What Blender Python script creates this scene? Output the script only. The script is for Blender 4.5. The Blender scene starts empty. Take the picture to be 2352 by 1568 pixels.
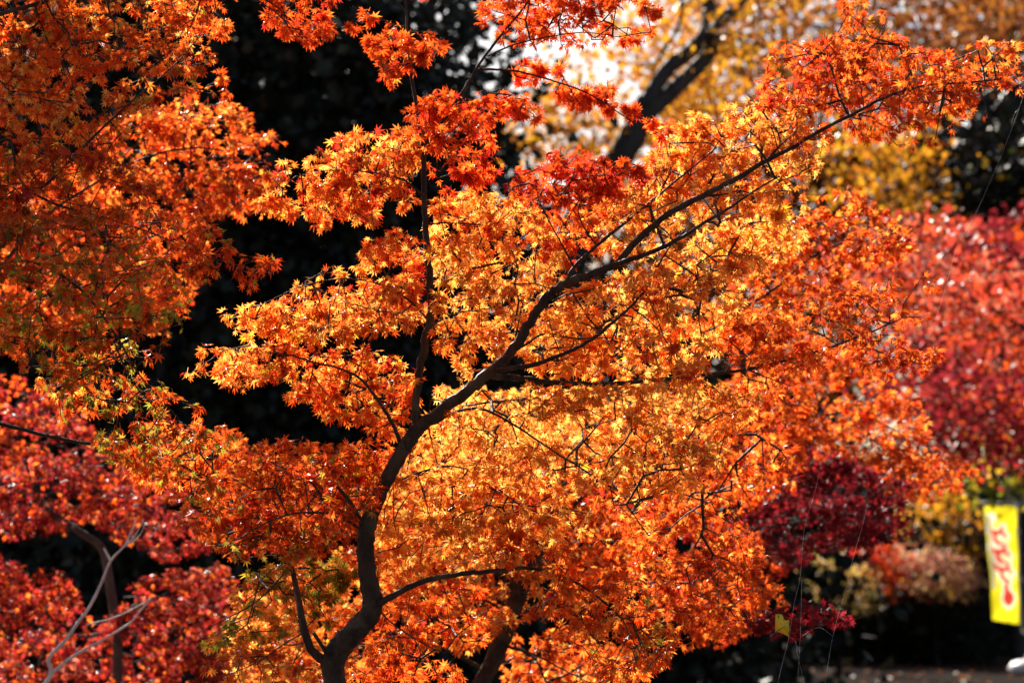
import bpy, math
import numpy as np
from mathutils import Vector

sc = bpy.context.scene
COL = sc.collection
rng = np.random.default_rng(20)

# ------------------------------------------------------------------ camera
CAM_Z, PITCH, LENS = 1.6, math.radians(5.1), 85.0
cam_data = bpy.data.cameras.new("camera")
cam = bpy.data.objects.new("camera", cam_data)
COL.objects.link(cam)
cam.location = (0, 0, CAM_Z)
cam.rotation_euler = (math.radians(90) + PITCH, 0, 0)
cam_data.lens = LENS
cam_data.sensor_width = 36
cam_data.clip_start = 0.1
cam_data.clip_end = 2000
cam_data.dof.use_dof = True
cam_data.dof.focus_distance = 5.0
cam_data.dof.aperture_fstop = 5.2
cam_data.dof.aperture_blades = 9
sc.camera = cam

# ------------------------------------------------------------------ sky, sun, exposure
SUN_EL, SUN_AZ = math.radians(33), math.radians(-20)
world = bpy.data.worlds.new("World")
sc.world = world
world.use_nodes = True
wn = world.node_tree
sky = wn.nodes.new("ShaderNodeTexSky")
sky.sky_type = 'NISHITA'
sky.sun_disc = False
sky.sun_elevation = SUN_EL
sky.sun_rotation = SUN_AZ
sky.dust_density = 2.0
bg = wn.nodes["Background"]
bg.inputs[1].default_value = 0.05
wn.links.new(sky.outputs[0], bg.inputs[0])

sun_data = bpy.data.lights.new("sun", 'SUN')
sun_data.energy = 5.0
sun_data.angle = math.radians(0.5)
sun_data.color = (1.0, 0.93, 0.82)
sun = bpy.data.objects.new("sun", sun_data)
COL.objects.link(sun)
sdir = Vector((math.sin(SUN_AZ) * math.cos(SUN_EL), math.cos(SUN_AZ) * math.cos(SUN_EL), math.sin(SUN_EL)))
sun.rotation_euler = sdir.to_track_quat('Z', 'Y').to_euler()

sc.view_settings.view_transform = 'Standard'
sc.view_settings.look = 'None'
sc.view_settings.exposure = 1.32
sc.view_settings.gamma = 1.0
sc.cycles.max_bounces = 8
sc.cycles.diffuse_bounces = 4
sc.cycles.glossy_bounces = 2
sc.cycles.transmission_bounces = 6
sc.cycles.transparent_max_bounces = 8
sc.cycles.sample_clamp_indirect = 6.0
sc.cycles.use_denoising = True

# ------------------------------------------------------------------ pixel -> place
PW, PH = 2352.0, 1568.0
K = 36.0 / LENS / PW
FW = np.array([0, math.cos(PITCH), math.sin(PITCH)])
UP = np.array([0, -math.sin(PITCH), math.cos(PITCH)])
RT = np.array([1.0, 0, 0])


def at(px, py, d):
    """The point seen at photo pixel (px, py) that lies d metres in front of the camera."""
    px, py, d = np.asarray(px, float), np.asarray(py, float), np.asarray(d, float)
    x = (px - PW / 2) * K * d
    y = -(py - PH / 2) * K * d
    return np.array([0, 0, CAM_Z]) + x[..., None] * RT + y[..., None] * UP + d[..., None] * FW


# ------------------------------------------------------------------ materials
def new_mat(name):
    m = bpy.data.materials.new(name)
    m.use_nodes = True
    nt = m.node_tree
    return m, nt, nt.nodes["Principled BSDF"], nt.nodes["Material Output"]


def leaf_material(name, trans=0.55, rough=0.38, spec=0.5, var=0.25, scale=60):
    m, nt, pb, out = new_mat(name)
    at_ = nt.nodes.new("ShaderNodeAttribute"); at_.attribute_name = "leaf_colour"
    nz = nt.nodes.new("ShaderNodeTexNoise"); nz.inputs["Scale"].default_value = scale
    nz.inputs["Detail"].default_value = 3
    tc = nt.nodes.new("ShaderNodeTexCoord")
    nt.links.new(tc.outputs["Object"], nz.inputs["Vector"])
    mr = nt.nodes.new("ShaderNodeMapRange")
    mr.inputs[3].default_value = 1 - var; mr.inputs[4].default_value = 1 + var
    nt.links.new(nz.outputs["Fac"], mr.inputs[0])
    mul = nt.nodes.new("ShaderNodeVectorMath"); mul.operation = 'SCALE'
    nt.links.new(at_.outputs["Color"], mul.inputs[0]); nt.links.new(mr.outputs[0], mul.inputs[3])
    nt.links.new(mul.outputs[0], pb.inputs["Base Color"])
    pb.inputs["Roughness"].default_value = rough
    pb.inputs["Specular IOR Level"].default_value = spec
    tr = nt.nodes.new("ShaderNodeBsdfTranslucent")
    nt.links.new(mul.outputs[0], tr.inputs["Color"])
    mx = nt.nodes.new("ShaderNodeMixShader"); mx.inputs[0].default_value = trans
    nt.links.new(pb.outputs[0], mx.inputs[1]); nt.links.new(tr.outputs[0], mx.inputs[2])
    nt.links.new(mx.outputs[0], out.inputs["Surface"])
    return m


def bark_material(name, c1, c2, scale=30.0, bump=0.6, lichen=None):
    m, nt, pb, out = new_mat(name)
    tc = nt.nodes.new("ShaderNodeTexCoord")
    mp = nt.nodes.new("ShaderNodeMapping"); mp.inputs["Scale"].default_value = (1, 1, 0.35)
    nt.links.new(tc.outputs["Object"], mp.inputs[0])
    nz = nt.nodes.new("ShaderNodeTexNoise"); nz.inputs["Scale"].default_value = scale
    nz.inputs["Detail"].default_value = 6; nz.inputs["Roughness"].default_value = 0.65
    nt.links.new(mp.outputs[0], nz.inputs["Vector"])
    vo = nt.nodes.new("ShaderNodeTexVoronoi"); vo.inputs["Scale"].default_value = scale * 1.6
    vo.feature = 'DISTANCE_TO_EDGE'
    nt.links.new(mp.outputs[0], vo.inputs["Vector"])
    cr = nt.nodes.new("ShaderNodeValToRGB")
    cr.color_ramp.elements[0].position = 0.35; cr.color_ramp.elements[0].color = (*c1, 1)
    cr.color_ramp.elements[1].position = 0.68; cr.color_ramp.elements[1].color = (*c2, 1)
    nt.links.new(nz.outputs["Fac"], cr.inputs[0])
    last = cr.outputs[0]
    if lichen:
        n2 = nt.nodes.new("ShaderNodeTexNoise"); n2.inputs["Scale"].default_value = scale * 0.5
        nt.links.new(tc.outputs["Object"], n2.inputs["Vector"])
        r2 = nt.nodes.new("ShaderNodeMapRange"); r2.inputs[1].default_value = 0.56; r2.inputs[2].default_value = 0.66
        nt.links.new(n2.outputs["Fac"], r2.inputs[0])
        mx = nt.nodes.new("ShaderNodeMixRGB"); mx.inputs[2].default_value = (*lichen, 1)
        nt.links.new(r2.outputs[0], mx.inputs[0]); nt.links.new(last, mx.inputs[1])
        last = mx.outputs[0]
    nt.links.new(last, pb.inputs["Base Color"])
    pb.inputs["Roughness"].default_value = 0.75
    ad = nt.nodes.new("ShaderNodeMath"); ad.operation = 'ADD'
    nt.links.new(nz.outputs["Fac"], ad.inputs[0]); nt.links.new(vo.outputs["Distance"], ad.inputs[1])
    bp = nt.nodes.new("ShaderNodeBump"); bp.inputs["Strength"].default_value = bump
    bp.inputs["Distance"].default_value = 0.012
    nt.links.new(ad.outputs[0], bp.inputs["Height"]); nt.links.new(bp.outputs[0], pb.inputs["Normal"])
    return m


def plain_material(name, c, rough=0.6, noise=0.25, scale=8.0, bump=0.0, trans=0.0, spec=0.5):
    m, nt, pb, out = new_mat(name)
    tc = nt.nodes.new("ShaderNodeTexCoord")
    nz = nt.nodes.new("ShaderNodeTexNoise"); nz.inputs["Scale"].default_value = scale; nz.inputs["Detail"].default_value = 5
    nt.links.new(tc.outputs["Object"], nz.inputs["Vector"])
    cr = nt.nodes.new("ShaderNodeValToRGB")
    lo = tuple(x * (1 - noise) for x in c); hi = tuple(min(1, x * (1 + noise)) for x in c)
    cr.color_ramp.elements[0].position = 0.3; cr.color_ramp.elements[0].color = (*lo, 1)
    cr.color_ramp.elements[1].position = 0.7; cr.color_ramp.elements[1].color = (*hi, 1)
    nt.links.new(nz.outputs["Fac"], cr.inputs[0]); nt.links.new(cr.outputs[0], pb.inputs["Base Color"])
    pb.inputs["Roughness"].default_value = rough
    pb.inputs["Specular IOR Level"].default_value = spec
    if bump:
        bp = nt.nodes.new("ShaderNodeBump"); bp.inputs["Strength"].default_value = bump
        nt.links.new(nz.outputs["Fac"], bp.inputs["Height"]); nt.links.new(bp.outputs[0], pb.inputs["Normal"])
    if trans:
        tr = nt.nodes.new("ShaderNodeBsdfTranslucent"); nt.links.new(cr.outputs[0], tr.inputs["Color"])
        mx = nt.nodes.new("ShaderNodeMixShader"); mx.inputs[0].default_value = trans
        nt.links.new(pb.outputs[0], mx.inputs[1]); nt.links.new(tr.outputs[0], mx.inputs[2])
        nt.links.new(mx.outputs[0], out.inputs["Surface"])
    return m


M_LEAF = leaf_material("maple_leaf", trans=0.84, rough=0.27, spec=0.75)
M_FAR = leaf_material("far_leaf", trans=0.6, rough=0.42, spec=0.2, scale=6)
M_GREEN = leaf_material("evergreen_leaf", trans=0.10, rough=0.5, spec=0.18, scale=3)
M_BARK = bark_material("maple_bark", (0.012, 0.005, 0.002), (0.075, 0.036, 0.014), 34, 1.0, (0.08, 0.052, 0.024))
M_TWIG = bark_material("twig_bark", (0.045, 0.025, 0.012), (0.11, 0.06, 0.03), 60, 0.2)
M_PALE = bark_material("pale_dead_wood", (0.55, 0.49, 0.45), (0.82, 0.78, 0.74), 40, 0.4)
M_DARKBARK = bark_material("dark_bark", (0.02, 0.016, 0.013), (0.06, 0.05, 0.042), 5, 0.6)
M_SILK = plain_material("spider_silk", (0.8, 0.8, 0.78), 0.2, 0.02, 5, trans=0.3)


# ------------------------------------------------------------------ object helpers
def tag(o, label=None, cat=None, group=None, kind=None):
    if label: o["label"] = label
    if cat: o["category"] = cat
    if group: o["group"] = group
    if kind: o["kind"] = kind
    return o


def empty(name, loc):
    o = bpy.data.objects.new(name, None)
    o.empty_display_size = 0.2
    COL.objects.link(o)
    o.location = [float(v) for v in loc]
    return o


def mesh_obj(name, verts, loops, sizes, mat, parent=None, colours=None, smooth=False):
    """ONE mesh object from flat arrays; vertices are world coordinates, made local to the parent Empty."""
    verts = np.asarray(verts, np.float64)
    origin = np.zeros(3)
    top = parent
    while top is not None:
        origin = origin + np.array(top.location)
        top = top.parent
    me = bpy.data.meshes.new(name)
    nv, nl, nf = len(verts), len(loops), len(sizes)
    me.vertices.add(nv); me.loops.add(nl); me.polygons.add(nf)
    me.vertices.foreach_set("co", (verts - origin).astype(np.float32).ravel())
    me.loops.foreach_set("vertex_index", np.asarray(loops, np.int32))
    starts = np.concatenate([[0], np.cumsum(sizes)[:-1]]).astype(np.int32) if nf else np.zeros(0, np.int32)
    me.polygons.foreach_set("loop_start", starts)
    me.polygons.foreach_set("loop_total", np.asarray(sizes, np.int32))
    if smooth:
        me.polygons.foreach_set("use_smooth", np.ones(nf, bool))
    me.update(calc_edges=True)
    me.validate()
    if colours is not None:
        a = me.color_attributes.new("leaf_colour", 'FLOAT_COLOR', 'POINT')
        c = np.ones((nv, 4), np.float32); c[:, :3] = colours
        a.data.foreach_set("color", c.ravel())
    me.materials.append(mat)
    o = bpy.data.objects.new(name, me)
    COL.objects.link(o)
    if parent is not None:
        o.parent = parent
    return o


class Geo:
    """Collects polygons for one mesh."""
    def __init__(self):
        self.v, self.l, self.s, self.n = [], [], [], 0

    def add(self, verts, faces):
        verts = np.asarray(verts, float)
        self.v.append(verts)
        for f in faces:
            self.l.append(np.asarray(f) + self.n); self.s.append([len(f)])
        self.n += len(verts)

    def add_array(self, verts, quads):
        self.v.append(verts); self.l.append((quads + self.n).ravel()); self.s.append(np.full(len(quads), quads.shape[1]))
        self.n += len(verts)

    def build(self, name, mat, parent=None, smooth=False):
        return mesh_obj(name, np.concatenate(self.v), np.concatenate(self.l), np.concatenate(self.s), mat, parent, smooth=smooth)


def catmull(p, n=6):
    p = np.asarray(p, float)
    q = np.vstack([2 * p[0] - p[1], p, 2 * p[-1] - p[-2]])
    out = []
    for i in range(1, len(q) - 2):
        for t in np.linspace(0, 1, n, endpoint=False):
            a, b, c, d = q[i - 1], q[i], q[i + 1], q[i + 2]
            out.append(0.5 * (2 * b + (c - a) * t + (2 * a - 5 * b + 4 * c - d) * t * t + (3 * b - a - 3 * c + d) * t ** 3))
    out.append(q[-2])
    return np.array(out)


def tube(g, pts, rad, sides=12, rough=0.0, seed=0):
    """A closed swept tube; rough roughens the outline as burrs and swellings."""
    pts = np.asarray(pts, float); rad = np.asarray(rad, float)
    n = len(pts)
    r = np.random.default_rng(seed)
    tg = np.gradient(pts, axis=0)
    tg /= np.linalg.norm(tg, axis=1)[:, None] + 1e-12
    ref = np.array([0.3, 1.0, 0.2]) if abs(tg[0] @ np.array([0.3, 1, 0.2])) < 1.0 else np.array([1.0, 0, 0])
    verts = []
    a = ref
    wob = 1 + rough * np.cumsum(r.normal(size=(n, sides)), axis=0) * 0.15 if rough else np.ones((n, sides))
    if rough:
        wob = 1 + rough * (r.normal(size=(n, sides)) * 0.35 + np.sin(np.linspace(0, 9, n))[:, None] * 0.4 * r.normal(size=sides))
    for i in range(n):
        a = a - (a @ tg[i]) * tg[i]; a /= np.linalg.norm(a) + 1e-12
        b = np.cross(tg[i], a)
        th = np.linspace(0, 2 * np.pi, sides, endpoint=False)
        verts.append(pts[i] + (np.cos(th)[:, None] * a + np.sin(th)[:, None] * b) * (rad[i] * wob[i])[:, None])
    verts = np.concatenate(verts + [pts[:1], pts[-1:]])
    i, j = np.meshgrid(np.arange(n - 1), np.arange(sides), indexing='ij')
    q = np.stack([i * sides + j, i * sides + (j + 1) % sides, (i + 1) * sides + (j + 1) % sides, (i + 1) * sides + j], -1).reshape(-1, 4)
    base = g.n
    g.add_array(verts, q)
    j = np.arange(sides)
    caps = np.concatenate([np.stack([(j + 1) % sides, j, np.full(sides, n * sides)], 1),
                           np.stack([(n - 1) * sides + j, (n - 1) * sides + (j + 1) % sides, np.full(sides, n * sides + 1)], 1)])
    g.l.append((caps + base).ravel()); g.s.append(np.full(len(caps), 3))


def edges_tube(g, p0, p1, r0, r1, sides=4):
    """Many thin twig pieces at once."""
    n = len(p0)
    if n == 0:
        return
    t = p1 - p0
    t = t / (np.linalg.norm(t, axis=1)[:, None] + 1e-9)
    ref = np.where(np.abs(t[:, 2:3]) < 0.9, np.array([[0, 0, 1.0]]), np.array([[1.0, 0, 0]]))
    a = np.cross(t, ref); a /= np.linalg.norm(a, axis=1)[:, None] + 1e-9
    b = np.cross(t, a)
    th = np.linspace(0, 2 * np.pi, sides, endpoint=False)
    ring = np.cos(th)[None, :, None] * a[:, None] + np.sin(th)[None, :, None] * b[:, None]
    v = np.concatenate([p0[:, None] + ring * r0[:, None, None], (p1 + t * r1[:, None] * .5)[:, None] + ring * r1[:, None, None]], 1)
    j = np.arange(sides)
    q = np.stack([j, (j + 1) % sides, sides + (j + 1) % sides, sides + j], 1)
    quads = (np.arange(n) * 2 * sides)[:, None, None] + q[None]
    g.add_array(v.reshape(-1, 3), quads.reshape(-1, 4))


# ------------------------------------------------------------------ leaf shapes
def maple_template(angles, lengths, shoulder=0.45, width=0.112, notch=0.26):
    """Palmate leaf in the x (across) / y (towards tip) plane; u is 0 at the middle and 1 at the lobe tips."""
    v, u, f = [(0, 0, 0)], [0.0], []
    nl = len(angles)
    notch_i = []
    bounds = [angles[0] - 24] + [(angles[i] + angles[i + 1]) / 2 for i in range(nl - 1)] + [angles[-1] + 24]
    for i, a in enumerate(bounds):
        r = notch * (0.55 if i in (0, nl) else 1.0)
        v.append((r * math.sin(math.radians(a)), r * math.cos(math.radians(a)), 0.025)); u.append(0.3)
        notch_i.append(len(v) - 1)
    for i, (a, L) in enumerate(zip(angles, lengths)):
        s, c = math.sin(math.radians(a)), math.cos(math.radians(a))
        v.append((L * s, L * c, 0)); u.append(1.0); tip = len(v) - 1
        sh = []
        for sg in (-1, 1):
            x, y = sg * width * L ** 0.7, shoulder * L + 0.04
            v.append((x * c + y * s, -x * s + y * c, 0.03)); u.append(0.55); sh.append(len(v) - 1)
        f.append((0, notch_i[i], sh[0], tip)); f.append((0, tip, sh[1], notch_i[i + 1]))
    # leaf stalk, a slim strip running back from the base
    k = len(v)
    v += [(-0.018, 0, 0.004), (0.018, 0, 0.004), (0.012, -1, 0), (-0.012, -1, 0)]; u += [0.2, 0.2, 0.9, 0.9]
    stalk = np.zeros(len(v), bool); stalk[k:] = True
    f.append((k, k + 1, k + 2, k + 3))
    return np.array(v), np.array(u), np.array(f), stalk


T_FULL = maple_template([-122, -80, -39, 0, 39, 80, 122], [0.42, 0.72, 0.93, 1.0, 0.93, 0.72, 0.42])
T_MID = maple_template([-80, -40, 0, 40, 80], [0.7, 0.95, 1.0, 0.95, 0.7], width=0.16, notch=0.3)
_q = np.array([(0, 0, 0), (-0.5, 0.45, 0.06), (0, 1.0, -0.06), (0.5, 0.45, 0.06)], float)
T_QUAD = (_q, np.array([0.1, .5, 1, .5]), np.array([(0, 1, 2, 3)]), np.zeros(4, bool))

GOLD = (1.0, 0.60, 0.12); AMBER = (0.98, 0.42, 0.06); ORANGE = (0.93, 0.24, 0.03); VERM = (0.80, 0.12, 0.014)
RED = (0.60, 0.045, 0.02); CRIM = (0.36, 0.018, 0.026); RUST = (0.62, 0.10, 0.012); GREEN = (0.30, 0.34, 0.03); YELLOW = (0.90, 0.60, 0.03)
BROWN = (0.36, 0.14, 0.035); OLIVE = (0.40, 0.32, 0.04); WINE = (0.20, 0.015, 0.022); ROSE = (0.66, 0.30, 0.22); TAN = (0.74, 0.56, 0.24)
PAL = {
    'glow': [(GOLD, .42), (AMBER, .33), (ORANGE, .18), (VERM, .05), (YELLOW, .02)],
    'bright': [(GOLD, .22), (AMBER, .30), (ORANGE, .24), (VERM, .16), (RED, .06), (YELLOW, .02)],
    'orange': [(AMBER, .15), (ORANGE, .34), (VERM, .28), (RED, .08), (RUST, .15)],
    'rusty': [(RUST, .32), (ORANGE, .28), (AMBER, .14), (VERM, .20), (RED, .06)],  # orange mix darkened: canopy shade put into the leaf colour
    'redtop': [(ORANGE, .26), (VERM, .46), (RED, .20), (RUST, .08)],
    'darkred': [(VERM, .34), (RED, .30), (RUST, .28), (CRIM, .08)],
    'left': [(GOLD, .06), (AMBER, .16), (ORANGE, .30), (VERM, .26), (RUST, .17), (OLIVE, .05)],
    'leftdark': [(RUST, .34), (VERM, .24), (RED, .14), (ORANGE, .16), (OLIVE, .08), (YELLOW, .04)],
    'hang': [(GREEN, .22), (OLIVE, .22), (ORANGE, .16), (VERM, .20), (RUST, .24), (AMBER, .06)],
    'mixgreen': [(GREEN, .30), (OLIVE, .20), (AMBER, .25), (ORANGE, .20), (YELLOW, .05)],
    'redlow': [((0.48, 0.04, 0.025), .36), (VERM, .16), (ORANGE, .12), ((0.28, 0.02, 0.028), .26), ((0.6, 0.16, 0.10), .10)],
    'scarlet': [((0.66, 0.09, 0.05), .45), (VERM, .25), ((0.62, 0.20, 0.11), .30)],
    'crimson': [((0.34, 0.03, 0.04), .55), ((0.50, 0.06, 0.05), .38), (VERM, .07)],
    'wine': [(WINE, .62), (CRIM, .30), (RED, .08)],
    'golden': [((0.80, 0.42, 0.03), .45), ((0.72, 0.44, 0.02), .30), ((0.62, 0.26, 0.02), .25)],
    'brown': [(BROWN, .70), ((0.5, 0.22, 0.03), .22), ((0.2, 0.15, 0.03), .08)],
    'yellow': [(YELLOW, .60), (GOLD, .25), (OLIVE, .15)],
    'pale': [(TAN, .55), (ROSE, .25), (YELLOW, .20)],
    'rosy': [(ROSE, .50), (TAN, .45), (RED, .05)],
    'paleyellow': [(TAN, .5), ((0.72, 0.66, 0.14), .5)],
    'fresh': [((0.30, 0.40, 0.03), .5), (YELLOW, .3), (GREEN, .2)],
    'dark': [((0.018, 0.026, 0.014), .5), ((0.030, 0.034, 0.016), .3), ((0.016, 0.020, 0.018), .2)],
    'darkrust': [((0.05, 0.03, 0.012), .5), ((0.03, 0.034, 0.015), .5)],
}


def leaf_mesh(name, base, tdir, ndir, size, colour, tipcol, mat, parent, template=T_FULL, stalk=None, r=rng):
    """ONE foliage mesh from leaf positions and frames."""
    tv, tu, tf, st = template
    n = len(base)
    if n == 0:
        return None
    t = tdir / (np.linalg.norm(tdir, axis=1)[:, None] + 1e-9)
    nn = ndir - (ndir * t).sum(1)[:, None] * t
    nn /= np.linalg.norm(nn, axis=1)[:, None] + 1e-9
    x = np.cross(t, nn)
    curl = r.gamma(2.0, 0.13, n)
    cup = r.normal(0.10, 0.22, n)
    lx = np.repeat(tv[None, :, 0], n, 0) * r.uniform(0.85, 1.1, n)[:, None]
    ly = np.repeat(tv[None, :, 1], n, 0).copy()
    lz = np.repeat(tv[None, :, 2], n, 0).copy()
    body = ~st
    rr = np.hypot(lx, ly)
    lz[:, body] += (-curl[:, None] * rr ** 2 + cup[:, None] * np.abs(lx))[:, body] + (r.normal(0, 0.05, (n, body.sum())) * tu[body] ** 2)
    if st.any():
        sl = (stalk if stalk is not None else np.full(n, 0.03)) / size
        ly[:, st] *= sl[:, None]
        lx[:, st] *= (0.026 / size / 1.0 * 1.0)[:, None] * 1.1
    v = base[:, None] + size[:, None, None] * (lx[..., None] * x[:, None] + ly[..., None] * t[:, None] + lz[..., None] * nn[:, None])
    c = colour[:, None] * (1 - tu[None, :, None]) + tipcol[:, None] * tu[None, :, None]
    k = len(tv)
    f = (np.arange(n) * k)[:, None, None] + tf[None]
    return mesh_obj(name, v.reshape(-1, 3), f.ravel(), np.full(n * len(tf), 4), mat, parent, c.reshape(-1, 3))


def colours(pal, n, r, fan=None, nfan=0):
    cols = np.array([c for c, _ in PAL[pal]]); w = np.array([x for _, x in PAL[pal]])
    idx = r.choice(len(cols), n, p=w / w.sum())
    if fan is not None:                     # leaves of one fan tend to have turned alike
        fi = r.choice(len(cols), nfan, p=w / w.sum())
        idx = np.where(r.random(n) < 0.28, fi[fan], idx)
    base = cols[idx] * r.uniform(0.68, 1.08, (n, 1))
    tip = base * np.array([0.93, 0.60, 0.6])
    return np.clip(base, 0, 1), np.clip(tip, 0, 1)


def inside(px, py, poly):
    poly = np.asarray(poly, float); res = np.zeros(len(px), bool)
    x0, y0 = poly[-1]
    for x1, y1 in poly:
        c = ((y1 > py) != (y0 > py)) & (px < (x0 - x1) * (py - y1) / (y0 - y1 + 1e-12) + x1)
        res ^= c
        x0, y0 = x1, y1
    return res


def area(poly):
    p = np.asarray(poly, float)
    return 0.5 * abs(np.dot(p[:, 0], np.roll(p[:, 1], 1)) - np.dot(p[:, 1], np.roll(p[:, 0], 1)))


def sample_poly(poly, n, r):
    p = np.asarray(poly, float); lo, hi = p.min(0), p.max(0)
    out = np.zeros((0, 2))
    while len(out) < n:
        q = r.uniform(lo, hi, (n * 3 + 20, 2))
        out = np.vstack([out, q[inside(q[:, 0], q[:, 1], p)]])
    return out[:n]


def spread_poly(poly, n, r):
    """Evenly spread random points (best candidate of a few)."""
    cand = sample_poly(poly, n * 6, r)
    keep = [0]
    dmin = ((cand - cand[0]) ** 2).sum(1)
    for _ in range(n - 1):
        sub = r.integers(0, len(cand), 12)
        k = sub[np.argmax(dmin[sub])]
        keep.append(k)
        dmin = np.minimum(dmin, ((cand - cand[k]) ** 2).sum(1))
    return cand[keep]


def limb_points(path, n=6):
    """path: [(px, py, depth, width_px)] -> smooth world points and radii."""
    p = np.array(path, float)
    w = at(p[:, 0], p[:, 1], p[:, 2])
    rad = p[:, 3] * K * p[:, 2] / 2 * 0.88
    wp = catmull(w, n)
    rp = np.interp(np.linspace(0, len(p) - 1, len(wp)), np.arange(len(p)), rad)
    return wp, rp


LEAF_SCALE, LAYER_SCALE = 0.49, 1.5


def grow_spray(path, poly, d0, thick, layers, pal, size=0.029, face=0.7, up=0.55, wild=0.6, droop=0.35,
               seed=1, detail=True, tilt=0.0, drop_twigs=False):
    """Twigs grown from a limb path out to points spread through a slab of real depth, with leaves in pairs along them.
    Returns limb geometry and the leaf arrays."""
    r = np.random.default_rng(seed)
    size, layers = size * LEAF_SCALE, layers * LAYER_SCALE
    g = Geo()
    wp, rp = limb_points(path)
    wp = wp + r.normal(0, 0.15, wp.shape) * rp[:, None]
    tube(g, wp, rp, 8, 0.10, seed)
    sc_ = (d0 * K) ** 2
    nleaf = int(layers * area(poly) * sc_ / (0.52 * size ** 2))
    nattr = max(8, int(nleaf / 5.5))
    # the leaves lie in tilted fans, each one a thin layer of twigs
    k_ = max(1.0, d0 / 5.6)
    nfan = max(3, int(2.1 * area(poly) * sc_ / (0.011 * k_ * k_)))
    c2 = spread_poly(poly, nfan, r)
    py = np.asarray(poly, float)
    cy = py[:, 1].mean()
    cd = d0 + np.clip(r.normal(0.22, 0.5, nfan), -0.6, 1.2) * thick + tilt * (c2[:, 1] - cy) / 100
    FC = at(c2[:, 0], c2[:, 1], cd)
    phi = np.clip(r.normal(1.3 * (face - 0.25), 0.22 + 0.28 * face, nfan), -0.9, 1.25)
    FN = np.stack([r.normal(0, 0.22, nfan), np.sin(phi), np.cos(phi)], 1)
    FN /= np.linalg.norm(FN, axis=1)[:, None]
    FX = np.cross(FN, np.array([0, 1.0, 0.1])); FX /= np.linalg.norm(FX, axis=1)[:, None]
    FY = np.cross(FN, FX)
    FR = 0.105 * k_ * r.uniform(0.7, 1.4, nfan)
    ftone = np.clip(r.normal(1.0, 0.10, nfan), 0.7, 1.2)
    fan = np.arange(nattr) % nfan
    th_, rr_ = r.uniform(0, 2 * np.pi, nattr), np.sqrt(r.random(nattr))
    A = FC[fan] + (FX[fan] * (np.cos(th_) * rr_ * 1.25)[:, None] + FY[fan] * (np.sin(th_) * rr_ * 0.85)[:, None]) * FR[fan][:, None] + r.normal(0, 0.012 * k_, (nattr, 3))
    am = A - np.array([0, 0, CAM_Z]); adp = am @ FW
    py = py.mean(0) + (py - py.mean(0)) * 1.03
    kp = inside(PW / 2 + (am @ RT) / adp / K, PH / 2 - (am @ UP) / adp / K, py)
    A, fan = A[kp], fan[kp]; nattr = len(A)
    nfi = np.full(len(path) * 50 + nattr * 60 + 500, 0)
    nodes = [p for p in wp]; plen = list(np.linspace(0, 0.3, len(wp))); par = [-1] * len(wp)
    start = int(len(wp) * 0.15)
    order = np.argsort(((A[:, None] - wp[None, start:]) ** 2).sum(2).min(1))
    step = 0.04 * max(1, d0 / 5)
    N = np.zeros((len(wp) + nattr * 60, 3)); N[:len(wp)] = wp
    PL = np.zeros(len(N)); cnt = len(wp)
    for k in order:
        t = A[k]
        dd = np.linalg.norm(N[start:cnt] - t, axis=1)
        j = start + int(np.argmin(dd + 0.25 * PL[start:cnt]))
        L = np.linalg.norm(t - N[j])
        m = int(max(1, min(40, L / step)))
        mid = (N[j] + t) / 2 + r.normal(0, 0.08 * L, 3) + np.array([0, 0, 0.07 * L])
        prev = j
        p0 = N[j].copy()
        for q in range(1, m + 1):
            s = q / m
            if cnt >= len(N):
                break
            N[cnt] = (1 - s) ** 2 * p0 + 2 * s * (1 - s) * mid + s * s * t + r.normal(0, 0.003, 3)
            nfi[cnt] = fan[k]; par.append(prev); PL[cnt] = PL[prev] + L / m
            prev = cnt; cnt += 1
    N = N[:cnt]; par = np.array(par)
    w = np.zeros(cnt)
    hascild = np.zeros(cnt, bool)
    for k in range(cnt - 1, len(wp) - 1, -1):
        w[k] += 1
        if par[k] >= 0:
            w[par[k]] += w[k]; hascild[par[k]] = True
    idx = np.arange(len(wp), cnt)
    rad = 0.0006 * max(1, d0 / 6) + 0.00024 * np.sqrt(w)
    rad = np.minimum(rad, 0.0036)
    if not drop_twigs:
        pr = np.minimum(rad[par[idx]], rad[idx] * 1.5)
        edges_tube(g, N[par[idx]], N[idx], pr, rad[idx], 4)
    # leaves
    py = py.mean(0) + (py - py.mean(0)) * 1.02
    wt = np.where(hascild[idx], 1.0, 1.2) / np.sqrt(w[idx])
    want = nleaf
    nleaf = int(nleaf * 4)
    pick = r.choice(idx, nleaf, p=wt / wt.sum())
    nd = N[pick]; pd = nd - N[par[pick]]
    pd /= np.linalg.norm(pd, axis=1)[:, None] + 1e-9
    pet = pd * r.uniform(0.2, 1.0, (nleaf, 1)) + r.normal(0, 0.75, (nleaf, 3)) + np.array([0, 0, -0.12])
    pet /= np.linalg.norm(pet, axis=1)[:, None]
    sl = r.uniform(0.4, 1.15, nleaf) * size * 1.2
    base = nd + pet * sl[:, None]
    td = pet * 0.9 + r.normal(0, 0.3, (nleaf, 3)) + np.array([0, 0, -1.0]) * (droop * r.uniform(0.2, 1.8, (nleaf, 1)))
    lf = nfi[pick]
    nrm = FN[lf] + r.normal(0, wild * 0.85, (nleaf, 3))
    sz = size * np.clip(r.normal(1.0, 0.2, nleaf), 0.5, 1.5)
    mid = base + td / np.linalg.norm(td, axis=1)[:, None] * sz[:, None] * 0.35 - np.array([0, 0, CAM_Z])
    dep = mid @ FW
    mx_, my_ = PW / 2 + (mid @ RT) / dep / K, PH / 2 - (mid @ UP) / dep / K
    mx_ = mx_ + r.normal(0, 10, nleaf); my_ = my_ + r.normal(0, 10, nleaf)
    ok = inside(mx_, my_, py) | (r.random(nleaf) < 0.01)
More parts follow.
